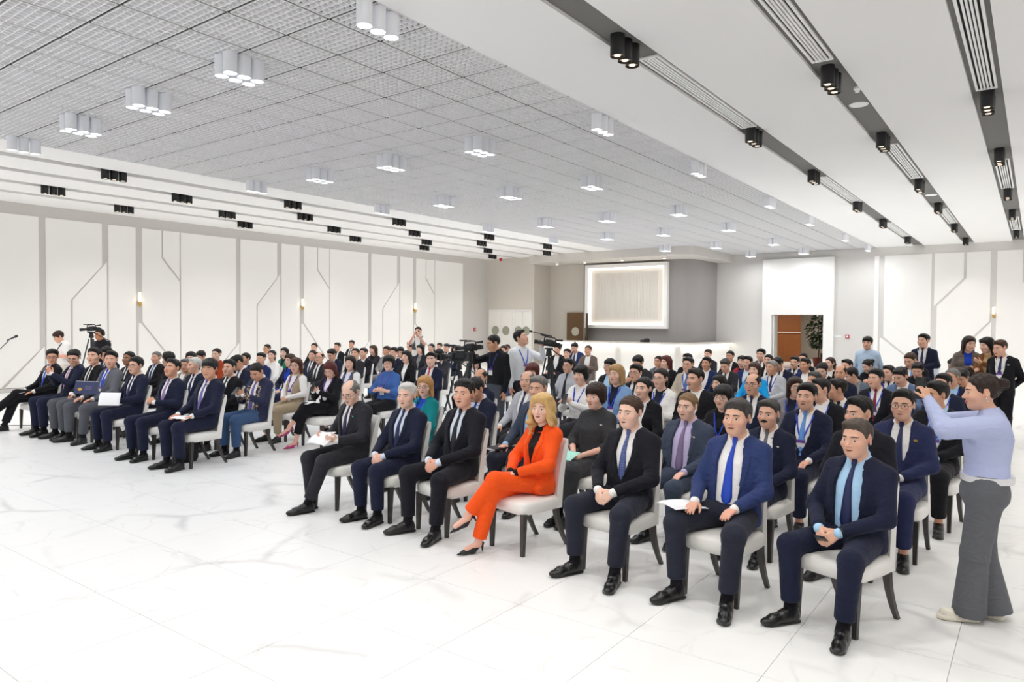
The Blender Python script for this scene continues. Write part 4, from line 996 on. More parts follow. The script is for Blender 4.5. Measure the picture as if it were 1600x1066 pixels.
PEOPLE = """
R1|-6.14|5.42|1.030|1|s|charcoal|white|plum|baldside|grey|d,g|19|bald man in charcoal suit with plum tie reading white papers in the first row
R2|-5.36|5.42|1.013|1|s|navy|pale|navy2|whiteside|white||15|white-haired man in navy suit and pale shirt with clasped hands
R3|-4.58|5.42|1.069|1|s|black2|pale|black|short|black||10|slim dark-haired man in black suit beside the orange suit woman
R4|-3.65|5.42|1.007|1|w|orange|black|-|wavy|blond||4|blond woman in bright orange trouser suit with crossed legs
R5|-2.72|5.42|1.043|1|s|black2|white|check|crew|brown||-3|man in black suit with checked blue tie beside the orange suit woman
R6|-1.84|5.42|1.060|1|s|blue|white|royal|short|greyblack||-11|man in bright blue jacket with royal blue tie holding white papers on his thigh
R7|-0.97|5.42|1.007|1|s|navy|sky|navy2|side|greybrown||-20|man in open navy suit and light blue shirt holding a phone between his knees
L1|-14.97|5.65|1.076|1.2|s|black|white|royal|short|black|g|59|bespectacled man in black suit writing on papers at the far end of the front row
L2|-13.98|5.65|1.108|1.2|s|navy|white|pink|side|black|d,g|53|man in navy suit with pink tie raising a phone in both hands
L3|-13.35|5.71|1.118|1.25|s|black|white|black|quiff|black||37|man in black jacket and grey trousers beside the navy folder
L4|-12.74|5.71|1.093|1.25|s|grey3|white|royal|quiff|black|l|54|man in grey suit with blue tie holding a navy folder with gold emblem
L5|-11.70|5.65|1.047|1.2|s|navy|white|navy2|short|black|g|14|bespectacled man in navy suit holding up a white paper
L6|-10.50|5.59|1.048|1.15|s|navy|white|lilac|quiff|black||22|man in navy suit with lilac tie and raised chin
L7|-9.47|5.59|1.089|1.15|s|navy|white|violet|bangs|black||29|young man in navy suit with violet tie and white paper on his lap
l2a|-14.75|6.57|1.121|2|s|navy|pale|navy2|side|black|d|36|man looking down behind the man in black jacket and grey trousers
l2b|-13.88|6.57|1.048|2|s|charcoal|white|black|crew|black|k|15|dark-skinned man behind the man holding a white paper
l2c|-15.09|7.72|0.998|3|s|black|pale|navy2|crew|grey||23|grey-haired heavy man in black suit behind the lilac tie man
l2d|-12.46|6.57|1.070|2|s|black|white|black|short|black||-88|black-haired man turned away behind the grey-haired heavy man
l2e|-12.91|7.14|0.954|2.5|o|taupe|white|-|side|grey|k|36|grey-haired man with tanned face in taupe jacket
l2f|-11.54|6.57|1.021|2|s|navy|white|navy2|whiteside|white||-10|white-haired man in profile in navy suit behind the young violet tie man
l2g|-10.53|6.57|1.021|2|s|black|white|black|side|black||28|stout dark-haired man in black suit beside the embroidered robe man
embro|-9.72|6.57|1.039|2|s|chapan|white|violet|crew|brownblack|d|26|man in navy robe with ornamental gold bands looking at a phone
l3a|-13.75|7.72|1.022|3|w|black|white|-|bob|black||41|black-haired woman behind the grey-haired man in taupe jacket
l3b|-15.24|8.87|1.000|4|s|charcoal|white|black|short|black|d|-0|dark-haired man with bowed head behind the white-haired profile man
l3c|-14.71|8.87|1.035|4|w|rust|rust|-|crew|black||19|person with cropped black hair in rust-coloured top
l3d|-11.99|7.72|1.033|3|s|navy|white|navy2|side|black|d|-3|man in navy suit leaning forward behind the stout dark-haired man
l3e|-13.58|8.87|0.987|4|s|blue2|white|navy2|crew|brownblack||-3|man in blue suit in profile behind the embroidered robe man
l3f|-13.04|8.87|0.999|4|s|blue2|white|navy2|side|black|l|26|round-faced dark-haired man in blue behind the embroidered robe man
g1|-17.80|12.32|0.999|7|h|grey3|white|black|crew|brownblack|g|15|bespectacled man in the back row near the white wall panels
g2|-14.31|10.02|0.990|5|w|white|white|-|pony|black||25|black-haired woman in white jacket near the wall
g3|-15.42|11.17|0.993|6|w|green|navy|-|bob|black||34|black-haired woman in green top near the wall
g4|-12.05|8.87|1.003|4|w|navy|royal|-|bob|brown|l|19|brown-haired woman in navy half hidden behind the tan vest woman
g5|-10.34|7.72|1.019|3|v|tan|white|-|bob|redbrown|g,l|28|bespectacled woman in tan vest and white blouse with violet lanyard
g6|-17.17|13.47|1.019|8|s|black|white|black|crew|black||22|cropped-haired man in the back row behind the raised-chin bald man
g7|-14.30|11.17|0.968|6|s|navy|white|navy2|crew|brownblack||17|man in navy suit and tie just behind the raised-chin bald man
g8|-12.60|10.02|0.995|5|s|charcoal|white|black|baldside|brownblack|g|32|balding raised-chin man in charcoal suit with black tie and glasses
g9|-9.41|7.72|1.021|3|w|black|white|-|bob|auburn|d,g,l|21|auburn-haired woman in black trouser suit with pink heels reading notes
g10|-13.52|11.17|1.025|6|s|navy|white|navy2|short|brownblack|d|10|man with bowed head in navy suit behind the auburn-haired woman
g11|-17.49|14.62|1.003|9|s|black|white|black|side|black||0|dark-haired man in black suit behind the bowed navy suit man
g12|-19.49|16.92|0.998|11|s|black|white|black|short|black||29|young man in black suit in the back row against the wall
g13|-12.75|11.17|1.037|6|o|charcoal|white|-|crew|brownblack||19|man in charcoal jacket beside the open white shirt man
g14|-13.73|12.32|0.998|7|o|black2|white|-|side|black||13|man in dark jacket over an open white shirt
g15|-10.27|8.87|1.017|4|v|grey3|white|-|long|brownblack|l|19|long-haired woman in grey vest and white blouse with blue lanyard
h1|-14.63|13.47|1.014|8|w|charcoal|black|-|long|ombre||7|woman with long two-tone brown hair in charcoal jacket
h2|-14.10|13.47|1.003|8|o|grey4|white|-|short|brown||16|man in grey jacket behind the short-haired blue shirt woman
h3|-12.65|12.32|1.029|7|s|navy|white|navy2|short|black||6|man in navy suit behind the grey jacket man
h4|-13.58|13.47|1.017|8|s|black|white|black|short|black|d|25|bowed dark-haired man behind the grey suit man
h5|-11.08|11.17|1.024|6|w|black|white|-|bob|black||15|small dark-haired woman half hidden behind the grey suit man
h6|-9.26|8.87|1.038|4|b|denim|denim|-|bobshort|black|g,l|26|woman with short black hair in blue shirt with pink badge
h7|-15.41|15.77|0.965|10|s|grey2|white|black|quiff|black||14|man in light grey suit with black tie
h9|-16.63|16.92|1.017|11|s|charcoal|white|black|short|brown||15|brown-haired man in front of the standing photographer
h10|-13.96|14.62|1.018|9|w|charcoal|grey4|-|long|black||19|woman with long black hair beside the light grey suit man
h11|-14.60|15.77|1.016|10|w|black|white|-|pony|black||3|dark-haired woman in profile in the back rows near the wall
h12|-9.30|10.02|1.063|5|s|navy|white|red|quiff|black||23|man in navy suit with bright red tie
teal|-6.21|6.57|0.990|2|w|teal|royal|-|bob|strawberry|g,l|18|woman with strawberry blond bob in teal jacket
i1|-16.35|18.07|0.968|12|s|black|white|black|short|brown||12|brown-haired person far back beside the dark profile woman
i2|-11.12|12.32|1.051|7|s|charcoal|white|black|short|black|d|12|man covering his face with his hand behind the red tie man
i3|-15.01|16.92|0.990|11|s|black2|white|black|side|black||7|man in black suit and white shirt beside the covered face man
i4|-13.71|15.77|1.001|10|s|navy|white|navy2|short|brownblack||1|man in navy half hidden behind the tripod camera
i5|-9.15|11.17|1.012|6|o|black|white|-|bob|black||29|person in black jacket and white shirt seen behind the tripod
i6|-6.24|7.72|1.015|3|s|navy|white|navy2|baldside|brownblack||9|balding man in navy suit with bowed face behind the tripod camera
i7|-5.33|6.57|1.022|2|s|navy|pale|royal|short|black|d|-1|dark-haired man in navy suit just behind the slim black suit man
i8|-11.88|15.77|1.020|10|s|black|white|black|short|brown||7|brown-haired man beyond the cameraman in black
i9|-12.63|16.92|1.016|11|s|charcoal|white|black|crew|brown||7|person far back beyond the cameraman in black
i10|-9.15|12.32|1.047|7|o|indigo|white|-|side|greyblack|d|32|grey-haired man in indigo jacket and white shirt looking down
j1|-6.16|8.87|1.031|4|w|black|white|-|bobshort|auburn||5|auburn-haired woman behind the bald man in light grey jacket
j2|-5.44|7.72|1.019|3|s|ltgrey|white|navy2|baldside|grey||15|bald man in light grey jacket behind the orange suit woman
j3|-4.48|6.57|1.050|2|o|slate|sky|-|side|grey|l|4|grey-haired man in slate suit and sky blue shirt with badge and notebook
j4|-10.86|16.92|1.028|11|o|black|white|-|side|black||3|man in black suit with open white shirt near the bar counter
j5|-9.82|15.77|0.996|10|s|black|white|black|short|black||2|man in black suit and black tie near the bar counter
j6|-10.97|18.07|1.082|12|s|blue|white|blue|short|black|d|11|man in blue suit holding his hand to his mouth by the bar
j7|-9.86|16.92|1.046|11|o|brown|white|-|crew|brown||10|man in brown-grey jacket sitting against the white bar counter
j8|-6.93|11.17|1.005|6|h|ltgrey|ltgrey|black|short|black|g|2|bespectacled man in light grey shirt with black tie
j9|-5.29|8.87|1.036|4|w|white|white|-|bobshort|black|l|-9|woman with black pageboy hair in cream white jacket
k1|-6.07|11.17|1.027|6|o|black|sky|-|bangs|black|g|-6|bespectacled man in black jacket behind the blond woman in denim
k2|-4.72|8.87|1.066|4|w|denim2|navy|-|bob|blond2|l|3|blond woman in denim blue jacket over navy top
k3|-6.06|12.32|1.062|7|s|charcoal|white|black|short|black|d|-4|man with bowed head in charcoal in front of the bar counter
k4|-4.99|10.02|1.023|5|s|black2|white|black|short|black|g|-4|man with heavy glasses in black suit and white shirt
k5|-3.74|7.72|1.020|3|w|black|white|-|pony|black||-9|woman with tied black hair in black jacket with white piping
k6|-6.73|14.62|0.964|9|o|grey3|grey4|-|crew|brownblack|k|-5|man in grey-green jacket behind the bespectacled white jacket woman
k7|-6.02|13.47|1.012|8|w|black|white|-|bob|auburn||-16|auburn-haired woman in black far behind the white jacket woman
k8|-4.05|8.87|1.048|4|w|white|navy|-|pony|brownblack|g,l|-10|bespectacled woman in white jacket over navy top
k9|-6.05|14.62|1.015|9|s|black|white|black|short|black||-18|dark-haired man hidden behind the beige jacket man
k10|-5.09|12.32|1.042|7|s|beige|white|steel|side|black|g,l|-8|bespectacled man in beige jacket with steel blue tie
k11|-3.55|8.87|1.060|4|o|black|white|-|side|brownblack||-13|heavy man in black suit with open white collar
k12|-5.45|14.16|0.987|8.6|s|blue2|white|-|short|black||-14|man in deep blue suit behind the heavy black suit man
k13|-6.92|18.07|0.999|12|s|charcoal|white|black|short|brown||-9|brown-haired man far back in front of the bar corner
k14|-3.65|10.02|0.947|5|w|black|white|-|long|black||-20|woman with long black hair tilting her head
k15|-4.91|13.81|1.006|8.3|s|charcoal|white|black|side|greyblack|d|-5|grey-haired man in charcoal suit looking down
k16|-5.93|16.92|1.019|11|s|black|white|black|crew|black||-11|man in black with cropped hair near the bar end
k17|-2.78|7.72|0.985|3|w|black|black|-|bobshort|black|g,l|-10|bespectacled woman in black jacket with blue lanyard
k18|-2.71|6.57|0.996|2|s|slate|lavender|mauve|crew|sand||-3|fair-haired heavy man in slate suit with mauve tie
dress|-3.73|6.57|1.018|2|b|dgrey|dgrey|-|bobshort|darkbrown||-5|smiling woman with short dark brown hair in dark grey dress
m1|-5.26|15.77|0.975|10|w|crimson|black|-|bob|black||-12|dark-haired woman in crimson top near the doorway
m2|-4.76|14.62|1.004|9|o|blue2|pale|-|quiff|black||-12|man in blue with pale collar near the doorway
m3|-3.89|12.32|1.008|7|w|turquoise|turquoise|-|bob|brown||-2|woman in vivid turquoise jacket
m4|-5.20|16.92|1.067|11|s|charcoal|white|grey3|short|black||-3|tall man in charcoal suit with grey tie beside the doorway
m5|-4.68|15.77|1.011|10|s|black|white|black|crew|black||-3|man in black just beside the tall grey tie man
m6|-3.92|13.47|0.994|8|s|ltgrey|white|navy2|side|greylight|l|-19|grey-haired man in light grey jacket with navy tie and lanyard
m7|-2.82|8.87|1.041|4|s|navy|white|navy2|baldside|brownblack|g|-2|balding bespectacled man in navy suit in front of the turquoise woman
m8|-4.11|14.62|1.025|9|s|navy|white|navy2|short|black|d|-24|man with bowed black hair in navy beneath the doorway
m9|-4.13|15.77|0.990|10|s|blue2|white|black|side|black||-15|man in deep blue suit with black tie below the doorway
m10|-4.25|16.92|1.017|11|s|black|white|black|crew|black||-6|far man half hidden in front of the corridor opening
m11|-3.62|14.62|1.003|9|o|blue2|white|-|quiff|black||-16|man in deep blue suit with open collar below the doorway
m12|-2.52|9.56|0.989|4.6|w|grey2|navy|-|bob|darkbrown|g,l|30|bespectacled brown-haired woman in grey jacket turned aside
m13|-1.90|7.72|1.040|3|s|navy|white|skytie|short|black|l|-11|man in navy suit with sky blue tie and blue lanyard
must|-1.94|6.57|0.984|2|s|navy|white|grey3|side|greyblack|m|-4|mustached man in navy suit with grey tie
n1|-2.63|11.17|0.973|6|s|charcoal|white|black|side|greyblack||-17|grey-haired man hidden behind the sky blue tie man
n2|-3.04|13.47|1.014|8|w|black|white|-|bun|black|d|-7|woman in black with bowed head near the doorway
n3|-3.42|15.77|0.997|10|w|black|white|-|pony|brown||-28|brown ponytail woman in profile near the doorway
n4|-2.01|8.87|1.022|4|o|black|white|-|side|black|l|-47|man with long black sideburns in black suit in profile
n5|-1.94|9.45|0.995|4.5|s|navy|white|black|short|brownblack|l|-63|young man in navy seen in full profile
n6|-2.52|12.32|1.016|7|s|navy|white|navy2|baldside|brownblack||-13|balding man with closed eyes in navy suit
n7|-2.87|14.62|1.009|9|s|black|white|black|side|black||-29|man in black suit behind the balding closed eyes man
n8|-2.39|12.89|0.982|7.5|o|steelgrey|grey4|-|short|black|d|-60|person with bowed black hair in steel grey
n9|-2.66|15.77|1.003|10|w|black|black|-|bun|black|d|-50|woman with black hair tied up in profile below the light blue shirt man
n10|-2.78|16.92|1.007|11|o|tan|white|-|crew|black||-41|man in tan behind the woman with tied black hair
n11|-1.81|11.17|1.029|6|s|black2|white|maroon|short|black|l|-16|man in black suit with maroon tie and lanyard
n12|-1.99|13.47|0.988|8|s|navy|white|black|side|brownblack|l|-27|long-faced man in navy suit with black tie
n13|-1.17|6.57|1.040|2|s|black2|white|black|quiff|black||-30|flushed dark-haired man just behind the light blue shirt man in front
n14|-0.96|7.26|1.057|2.6|s|navy3|white|navy2|quiff|black|g|-12|bespectacled man in navy suit with gold lapel pin
o1|-1.63|12.32|1.032|7|o|steelblue|white|-|short|black|d|-32|man in steel blue jacket with bowed head
o2|-1.90|15.54|1.130|9.8|s|black|white|skytie|crew|brown|d|-18|man in black suit with pale blue tie below the standing navy suit man
o3|-1.70|14.62|1.018|9|o|black|black|-|short|black|d|-13|young man in black looking down at his lap
o4|-1.28|16.92|1.018|11|s|charcoal|white|black|short|black|d|-36|bowed black-haired man in front of the standing trio
o5|-0.98|12.32|1.024|7|o|navy|sky|-|crew|grey|l|-35|grey-haired man in navy with sky collar behind the phone
o6|-0.99|11.17|1.010|6|s|navy|white|royal|short|black|l|-35|man in navy suit with blue lanyard just behind the raised phone
o7|-0.88|13.01|1.014|7.6|s|charcoal|white|black|short|black|d|-26|man looking down behind the grey-haired man with sky collar
o8|-0.91|14.62|0.987|9|w|black|white|-|bob|darkbrown|d|-36|dark brown-haired woman in front of the standing trio
o9|-0.80|8.53|1.059|3.7|o|black|sky|-|short|black|l|-55|man in black with lanyard hidden behind the raised phone
"""
# ------------------------------------------------------------------ dining chairs
M_UPH = mat('white_leatherette', 'eceae6', rough=.45, noise=.02, nscale=12, bump=.03); M_LEG = mat('dark_wood_leg', '3a3634', rough=.35, noise=.1, nscale=20)
def sring(hw, hd, cx, cy, z, n=28, e=.35): return [(cx + hw * math.copysign(abs(math.cos(a)) ** e, math.cos(a)), cy + hd * math.copysign(abs(math.sin(a)) ** e, math.sin(a)), z) for a in [2 * math.pi * k / n for k in range(n)]]
seat_me = MB().loft([sring(.215, .215, 0, -.135, .352), sring(.235, .235, 0, -.135, .362), sring(.245, .245, 0, -.135, .40), sring(.245, .245, 0, -.135, .445), sring(.228, .228, 0, -.135, .466), sring(.15, .15, 0, -.135, .478), sring(.04, .04, 0, -.135, .48)]).mesh('seat', M_UPH, auto=1.0)
rows_ = []
for v in np.linspace(0, 1, 12):
    z = .36 + .60 * v; yb = .120 + .025 * v + .095 * v ** 2.0; hw = .226 - .044 * v ** 1.2; th = .040 - .014 * v; ring = []
    if v > .97: th *= .45; hw *= .97
    n = 12
    for k in range(n + 1): x = -hw + 2 * hw * k / n; ring.append((x, yb - .045 * (abs(x) / .23) ** 2.5 * (1 - .5 * v) - th, z))
    for k in range(n, -1, -1): x = -hw + 2 * hw * k / n; ring.append((x, yb - .045 * (abs(x) / .23) ** 2.5 * (1 - .5 * v) + th, z))
    rows_.append(ring)
back_me = MB().loft(rows_).mesh('backrest', M_UPH, auto=1.0)
def leg_me(rear):
    b = MB(); rg = []
    for t in np.linspace(0, 1, 6):
        z = .365 * (1 - t); h = .0235 - .008 * t; y = (.15 * t ** 1.6 if rear else -.01 * t); rg.append([(-h, y - h, z), (h, y - h, z), (h, y + h, z), (-h, y + h, z)])
    return b.loft(rg).mesh('leg', M_LEG)
LF, LR = leg_me(False), leg_me(True)
def chair(label, loc, rz):
    t = thing('dining_chair', label, 'chair', loc, rz, 'white dining chairs of the audience')
    obj('seat', seat_me, t); obj('backrest', back_me, t)
    for sx in (-1, 1): obj('leg', LF, t, loc=(sx * .205, -.335, 0)); obj('leg', LR, t, loc=(sx * .20, .06, 0))
    return t
# ------------------------------------------------------------------ the seated audience
def tie_check():
    m = bpy.data.materials.new('tie_check'); m.use_nodes = True; nt = m.node_tree; N, L = nt.nodes, nt.links; b = N['Principled BSDF']; b.inputs['Roughness'].default_value = .45
    tc = N.new('ShaderNodeTexCoord'); mp = N.new('ShaderNodeMapping'); mp.inputs['Rotation'].default_value = (0, math.radians(45), 0); L.new(tc.outputs['Object'], mp.inputs[0])
    ck = N.new('ShaderNodeTexChecker'); ck.inputs['Scale'].default_value = 70; ck.inputs['Color1'].default_value = (*lin('2a3c78'), 1); ck.inputs['Color2'].default_value = (*lin('5a6a9c'), 1); L.new(mp.outputs[0], ck.inputs[0]); L.new(ck.outputs[0], b.inputs['Base Color']); return m
def robe_mat():
    m = bpy.data.materials.new('robe_velvet'); m.use_nodes = True; nt = m.node_tree; N, L = nt.nodes, nt.links; b = N['Principled BSDF']; b.inputs['Roughness'].default_value = .8
    tc = N.new('ShaderNodeTexCoord'); sp = N.new('ShaderNodeSeparateXYZ'); L.new(tc.outputs['Object'], sp.inputs[0])
    ab = N.new('ShaderNodeMath'); ab.operation = 'ABSOLUTE'; L.new(sp.outputs[0], ab.inputs[0])
    lt = N.new('ShaderNodeMath'); lt.operation = 'LESS_THAN'; lt.inputs[1].default_value = .150; L.new(ab.outputs[0], lt.inputs[0])
    fr = N.new('ShaderNodeMath'); fr.operation = 'LESS_THAN'; fr.inputs[1].default_value = .02; L.new(sp.outputs[1], fr.inputs[0])
    mu = N.new('ShaderNodeMath'); mu.operation = 'MULTIPLY'; L.new(lt.outputs[0], mu.inputs[0]); L.new(fr.outputs[0], mu.inputs[1])
    v = N.new('ShaderNodeTexVoronoi'); v.inputs['Scale'].default_value = 26; v.feature = 'DISTANCE_TO_EDGE'; L.new(tc.outputs['Object'], v.inputs[0])
    g = N.new('ShaderNodeMath'); g.operation = 'GREATER_THAN'; g.inputs[1].default_value = .16; L.new(v.outputs['Distance'], g.inputs[0])
    m2 = N.new('ShaderNodeMath'); m2.operation = 'MULTIPLY'; L.new(mu.outputs[0], m2.inputs[0]); L.new(g.outputs[0], m2.inputs[1])
    mx = N.new('ShaderNodeMix'); mx.data_type = 'RGBA'; mx.inputs[6].default_value = (*lin('1a1f40'), 1); mx.inputs[7].default_value = (*lin('b9a27c'), 1); L.new(m2.outputs[0], mx.inputs[0]); L.new(mx.outputs[2], b.inputs['Base Color']); return m
SPECIAL = {   # own poses and clothes of the people who show largest
 'R1': dict(arms='paper', legs='ankles', pitch=.42, rz=-6, trcol='charcoal', skin='fair', pin='3fa8a0', lod=0, lean=.12, girth=1.12),
 'R2': dict(arms='lap2', legs='std', rz=-4, lod=0, lean=.03, skin='fair', girth=1.12),
 'R3': dict(arms='lap2', legs='wide', rz=-6, lod=0, lean=.03, skin='m', girth=1.04),
 'R4': dict(arms='knee', legs='cross', rz=-12, lod=0, skin='fair', shoe='heel', barefoot=True, hemk=.03, trcol='orange'),
 'R5': dict(arms='lap2', legs='wide', rz=-6, lod=0, lean=.06, skin='fair', opn='suit', trcol='trdark', girth=1.1),
 'R6': dict(arms=('thigh', 'thigh'), legs='wide', rz=-6, lod=0, opn='wide', trcol='trdark', lean=.0, girth=1.1),
 'R7': dict(arms='lap2', legs='wide', rz=-18, lod=0, opn='wide', lean=.08, skin='m', girth=1.17),
 'L1': dict(arms='thigh', legs='crossfar', rz=6, trcol='black', pitch=.1), 'L2': dict(arms='raise', legs='std', rz=2, pitch=.35), 'L3': dict(arms='lap', legs='std', rz=4, trcol='trgrey'),
 'L4': dict(arms='thigh', legs='wide', rz=6, trcol='trgrey', girth=1.05), 'L5': dict(arms='paper', legs='std', rz=4), 'L6': dict(arms='chest', legs='std', rz=6, pitch=-.22, girth=1.05), 'L7': dict(arms='thigh', legs='std', rz=4),
 'embro': dict(arms='phone', legs='std', rz=6, trcol='jeans', opn='robe', pitch=.55, girth=1.08), 'g9': dict(arms='phone', legs='cross', rz=6, pitch=.45, shoe='heel', shoecol='b5387c', barefoot=True, hemk=.12), 'g5': dict(arms='belly', legs='std', trcol='tan'),
 'h6': dict(arms='fold', legs='close', trcol='black', short='elbow', girth=1.15, pitch=-.1), 'teal': dict(arms='lap', girth=1.05, skin='fair'), 'dress': dict(arms='lap', skirt=True, short='elbow', girth=1.12, skin='f'), 'j3': dict(arms='thigh', trcol='trdark', opn='wide'),
 'k18': dict(arms='thigh', girth=1.2, opn='wide', skin='fair'), 'must': dict(arms='thigh', legs='std', skin='m'), 'n14': dict(arms='lap', girth=1.06), 'n13': dict(arms='lap', skin='m', girth=1.06), 'g15': dict(arms='lap'), 'h12': dict(skin='fair'),
 'j9': dict(arms='phone'), 'k11': dict(girth=1.2), 'i2': dict(arms=('lap', 'face')), 'j6': dict(arms=('face', 'lap')), 'g8': dict(girth=1.08, pitch=-.12), 'l2c': dict(girth=1.15), 'l2g': dict(girth=1.12), 'j7': dict(arms='fold'), 'k8': dict(arms=('lap', 'chest')), 'i10': dict(arms='chest'), 'i7': dict(skin='tan'), 'g2': dict(arms='lap'),
}
CHECK, ROBE = tie_check(), robe_mat()
rnd = random.Random(11)
PERS = {}
for ln in PEOPLE.strip().split('\n'):
    k, X, Yp, sc, row, kind, jc, shc, tc, hs, hc, op, vy, label = ln.split('|'); X, Yp, sc, row, vy = float(X), float(Yp), float(sc), float(row), float(vy)
    sp = dict(SPECIAL.get(k, {})); sex = 'f' if kind in 'wbv' else 'm'
    lod = sp.pop('lod', 1 if (row <= 2.2 or k[0] == 'L') else 2)
    left = X < -8.3
    rz = sp.pop('rz', (8 if left else -5) + rnd.uniform(-3, 3))
    hy = vy - rz; over = max(0, abs(hy) - 55) * (1 if hy > 0 else -1); rz += over; hy -= over
    st = 10 if lod == 0 else 15 if lod == 1 else 20
    hy = round(hy / st) * st
    pit = sp.pop('pitch', .42 if 'd' in op else round(rnd.choice((-.05, 0.0, .05)) if lod < 2 else 0.0, 2))
    arms = sp.pop('arms', rnd.choice(('lap', 'thigh', 'belly') if lod < 2 else ('lap', 'thigh')) if 'd' not in op else 'phone')
    legs = sp.pop('legs', 'close' if sex == 'f' else 'std'); lean = round(sp.pop('lean', 0.0) - .13, 2)
    girth = sp.pop('girth', 1.0 if lod == 2 or sex == 'f' else rnd.choice((1.0, 1.06)))
    skin = sp.pop('skin', 'dark' if 'k' in op else ('m', 'm', 'tan')[len(label) % 3] if sex == 'm' else 'f')
    if 'k' in op and k != 'l2b': skin = 'tan'
    X, Yp = X + .09 * math.sin(math.radians(rz)), Yp - .09 * math.cos(math.radians(rz))
    p = pose(sex, arms, legs, math.radians(hy), pit, 0.0, lean, girth)
    kw = dict(top=dict(s='jacket', o='jacket', w='jacket', b='blouse', h='blouse', v='vest')[kind], opn=dict(s='suit', o='suit', w='woman', b=None, h=None, v='vest')[kind])
    if tc == '-': tc = None
    if kind == 'h': kw['trcol'] = 'charcoal'
    if kind in 'b': kw['trcol'] = 'dgrey'
    if kind == 'v': kw['trcol'] = 'grey2'
    if jc in ('white', 'tan', 'beige', 'ltgrey', 'teal', 'turquoise', 'denim2', 'green', 'rust', 'crimson'): kw['trcol'] = 'charcoal'
    if k == 'R5': kw['tm'] = CHECK
    if k == 'embro': kw['jm'] = ROBE
    if k == 'n14': kw['pin'] = 'd2a848'
    if k in ('must', 'k18', 'dress'): kw['pin'] = 'd8d8d8'
    kw.update(sp)
    if kw['top'] == 'jacket' and kw['opn'] == 'woman' and sex == 'm': kw['opn'] = 'suit'
    nolan = 'l' in op
    r = person(label, (X, Yp, 0), math.radians(rz), sc, p, k, lod, jcol=jc, scol=shc, tcol=tc, hair=hs, hcol=hc, skin=skin, glasses='g' in op, must='m' in op, lanyard=('6a3fa0' if k in ('g5', 'g9', 'h6') else True) if nolan else False, **kw)
    PERS[k] = (r, p)
    w = label.split(); cz = math.radians(rz if abs(over) < 1 else rz - over); chair('white chair under the ' + ' '.join(w[:11]), (X - .03 * math.sin(cz), Yp + .03 * math.cos(cz), 0), cz)
# ------------------------------------------------------------------ people standing
def stand(k, label, X, Yp, sc, rz, sex='m', arms='hang', yaw=0, pitch=0.0, legs='std', lod=1, **kw):
    p = pose(sex, arms, legs, math.radians(yaw), pitch, 0.0, kw.pop('lean', 0.0), kw.pop('girth', 1.0), True)
    r = person(label, (X, Yp, 0), math.radians(rz), sc, p, k, lod, **kw); PERS[k] = (r, p); return r
stand('hero', 'standing woman in lavender shirt and wide grey trousers photographing with a black phone', -.265, 5.84, .955, -80, 'f', 'extend', 4, .10, 'stride', 0, top='blouse', opn=None, jcol='lav', scol='b4bde0', trcol='64666b', hair='bun', hcol='2a1c16', skin='e2b094', shoe='sneaker', shoecol='e9e4d4', wide=.046, hemk=-.045, puff=.018, girth=1.22, sockcol='e9e4d4')
stand('blueshirt', 'man in pale blue shirt standing by the grey wall', -2.77, 16.0, 1.005, -2, arms='back', yaw=0, lod=2, top='blouse', opn=None, scol='b9cfe8', trcol='charcoal', hair='bangs', hcol='brownblack')
stand('navyst', 'man in dark navy suit standing with lanyard before the white panels', -1.84, 16.6, 1.04, -12, arms=('chest', 'belly'), yaw=-10, lod=2, top='jacket', opn='suit', jcol='navy', tcol='navy2', hair='short', hcol='black', lanyard='e0e0e8', skin='m')
stand('behind', 'person in pale shirt hidden behind the standing navy suit man', -1.93, 17.6, 1.03, -4, lod=2, top='blouse', opn=None, scol='dfe6ee', trcol='charcoal', hair='short', hcol='black')
stand('trio1', 'standing woman with long brown hair in grey jacket holding a sheet', -1.01, 15.4, 1.035, 14, 'f', 'chest', 20, .15, lod=2, top='jacket', opn='woman', jcol='6b615c', scol='royal', trcol='black', hair='long', hcol='darkbrown')
stand('trio2', 'standing woman with long dark hair in brown sleeves and beige vest pointing', -.66, 15.0, 1.03, -30, 'f', ('chest', 'read'), -18, .2, lod=2, top='jacket', opn='woman', jcol='7a4d2c', scol='b59a6a', trcol='8a7a50', hair='long', hcol='black')
stand('trio3', 'man in black suit standing beside the women with lanyard', -.45, 14.4, 1.01, -20, arms='back', yaw=-20, pitch=.2, lod=2, top='jacket', opn='suit', jcol='black', tcol='navy2', hair='quiff', hcol='brown', lanyard='e0e0e8', pin='e0e0e0')
stand('photog', 'photographer in grey vest and white T-shirt holding a camera to his eye', -14.4, 15.0, 1.06, 35, arms='photo', yaw=0, lod=2, top='blouse', opn=None, scol='ecebe8', trcol='charcoal', hair='crew', hcol='black', short='short')
stand('camblack', 'cameraman in black shirt reaching up to a tripod camera', -7.16, 9.3, 1.03, -10, arms=('cam', 'hang'), yaw=-22, pitch=.25, lod=1, top='blouse', opn=None, scol='17181c', trcol='474c55', hair='crew', hcol='black', lanyard='2a3f8c', skin='cd9a7c')
stand('camwhite', 'cameraman in white shirt looking up beside his raised camera', -7.14, 10.0, 1.06, 68, arms=('hang', 'cam'), yaw=28, pitch=-.35, lod=1, top='blouse', opn=None, scol='e6e9ee', trcol='charcoal', hair='short', hcol='black', lanyard='2347c4')
stand('tshirt', 'young man in white T-shirt with dark strap standing behind the front row', -18.37, 7.2, 1.0, 0, arms='chest', yaw=-10, pitch=.45, lod=1, top='blouse', opn=None, scol='f2f0ee', trcol='d8d0c4', hair='bangs', hcol='darkbrown', short='short', skin='e0b094')
stand('headph', 'cameraman in black T-shirt with headphones behind a tripod camera', -17.9, 7.85, 1.02, 20, arms='chest', yaw=0, pitch=.1, lod=1, top='blouse', opn=None, scol='1c1d22', trcol='black', hair='crew', hcol='black', short='short', skin='c48a68')
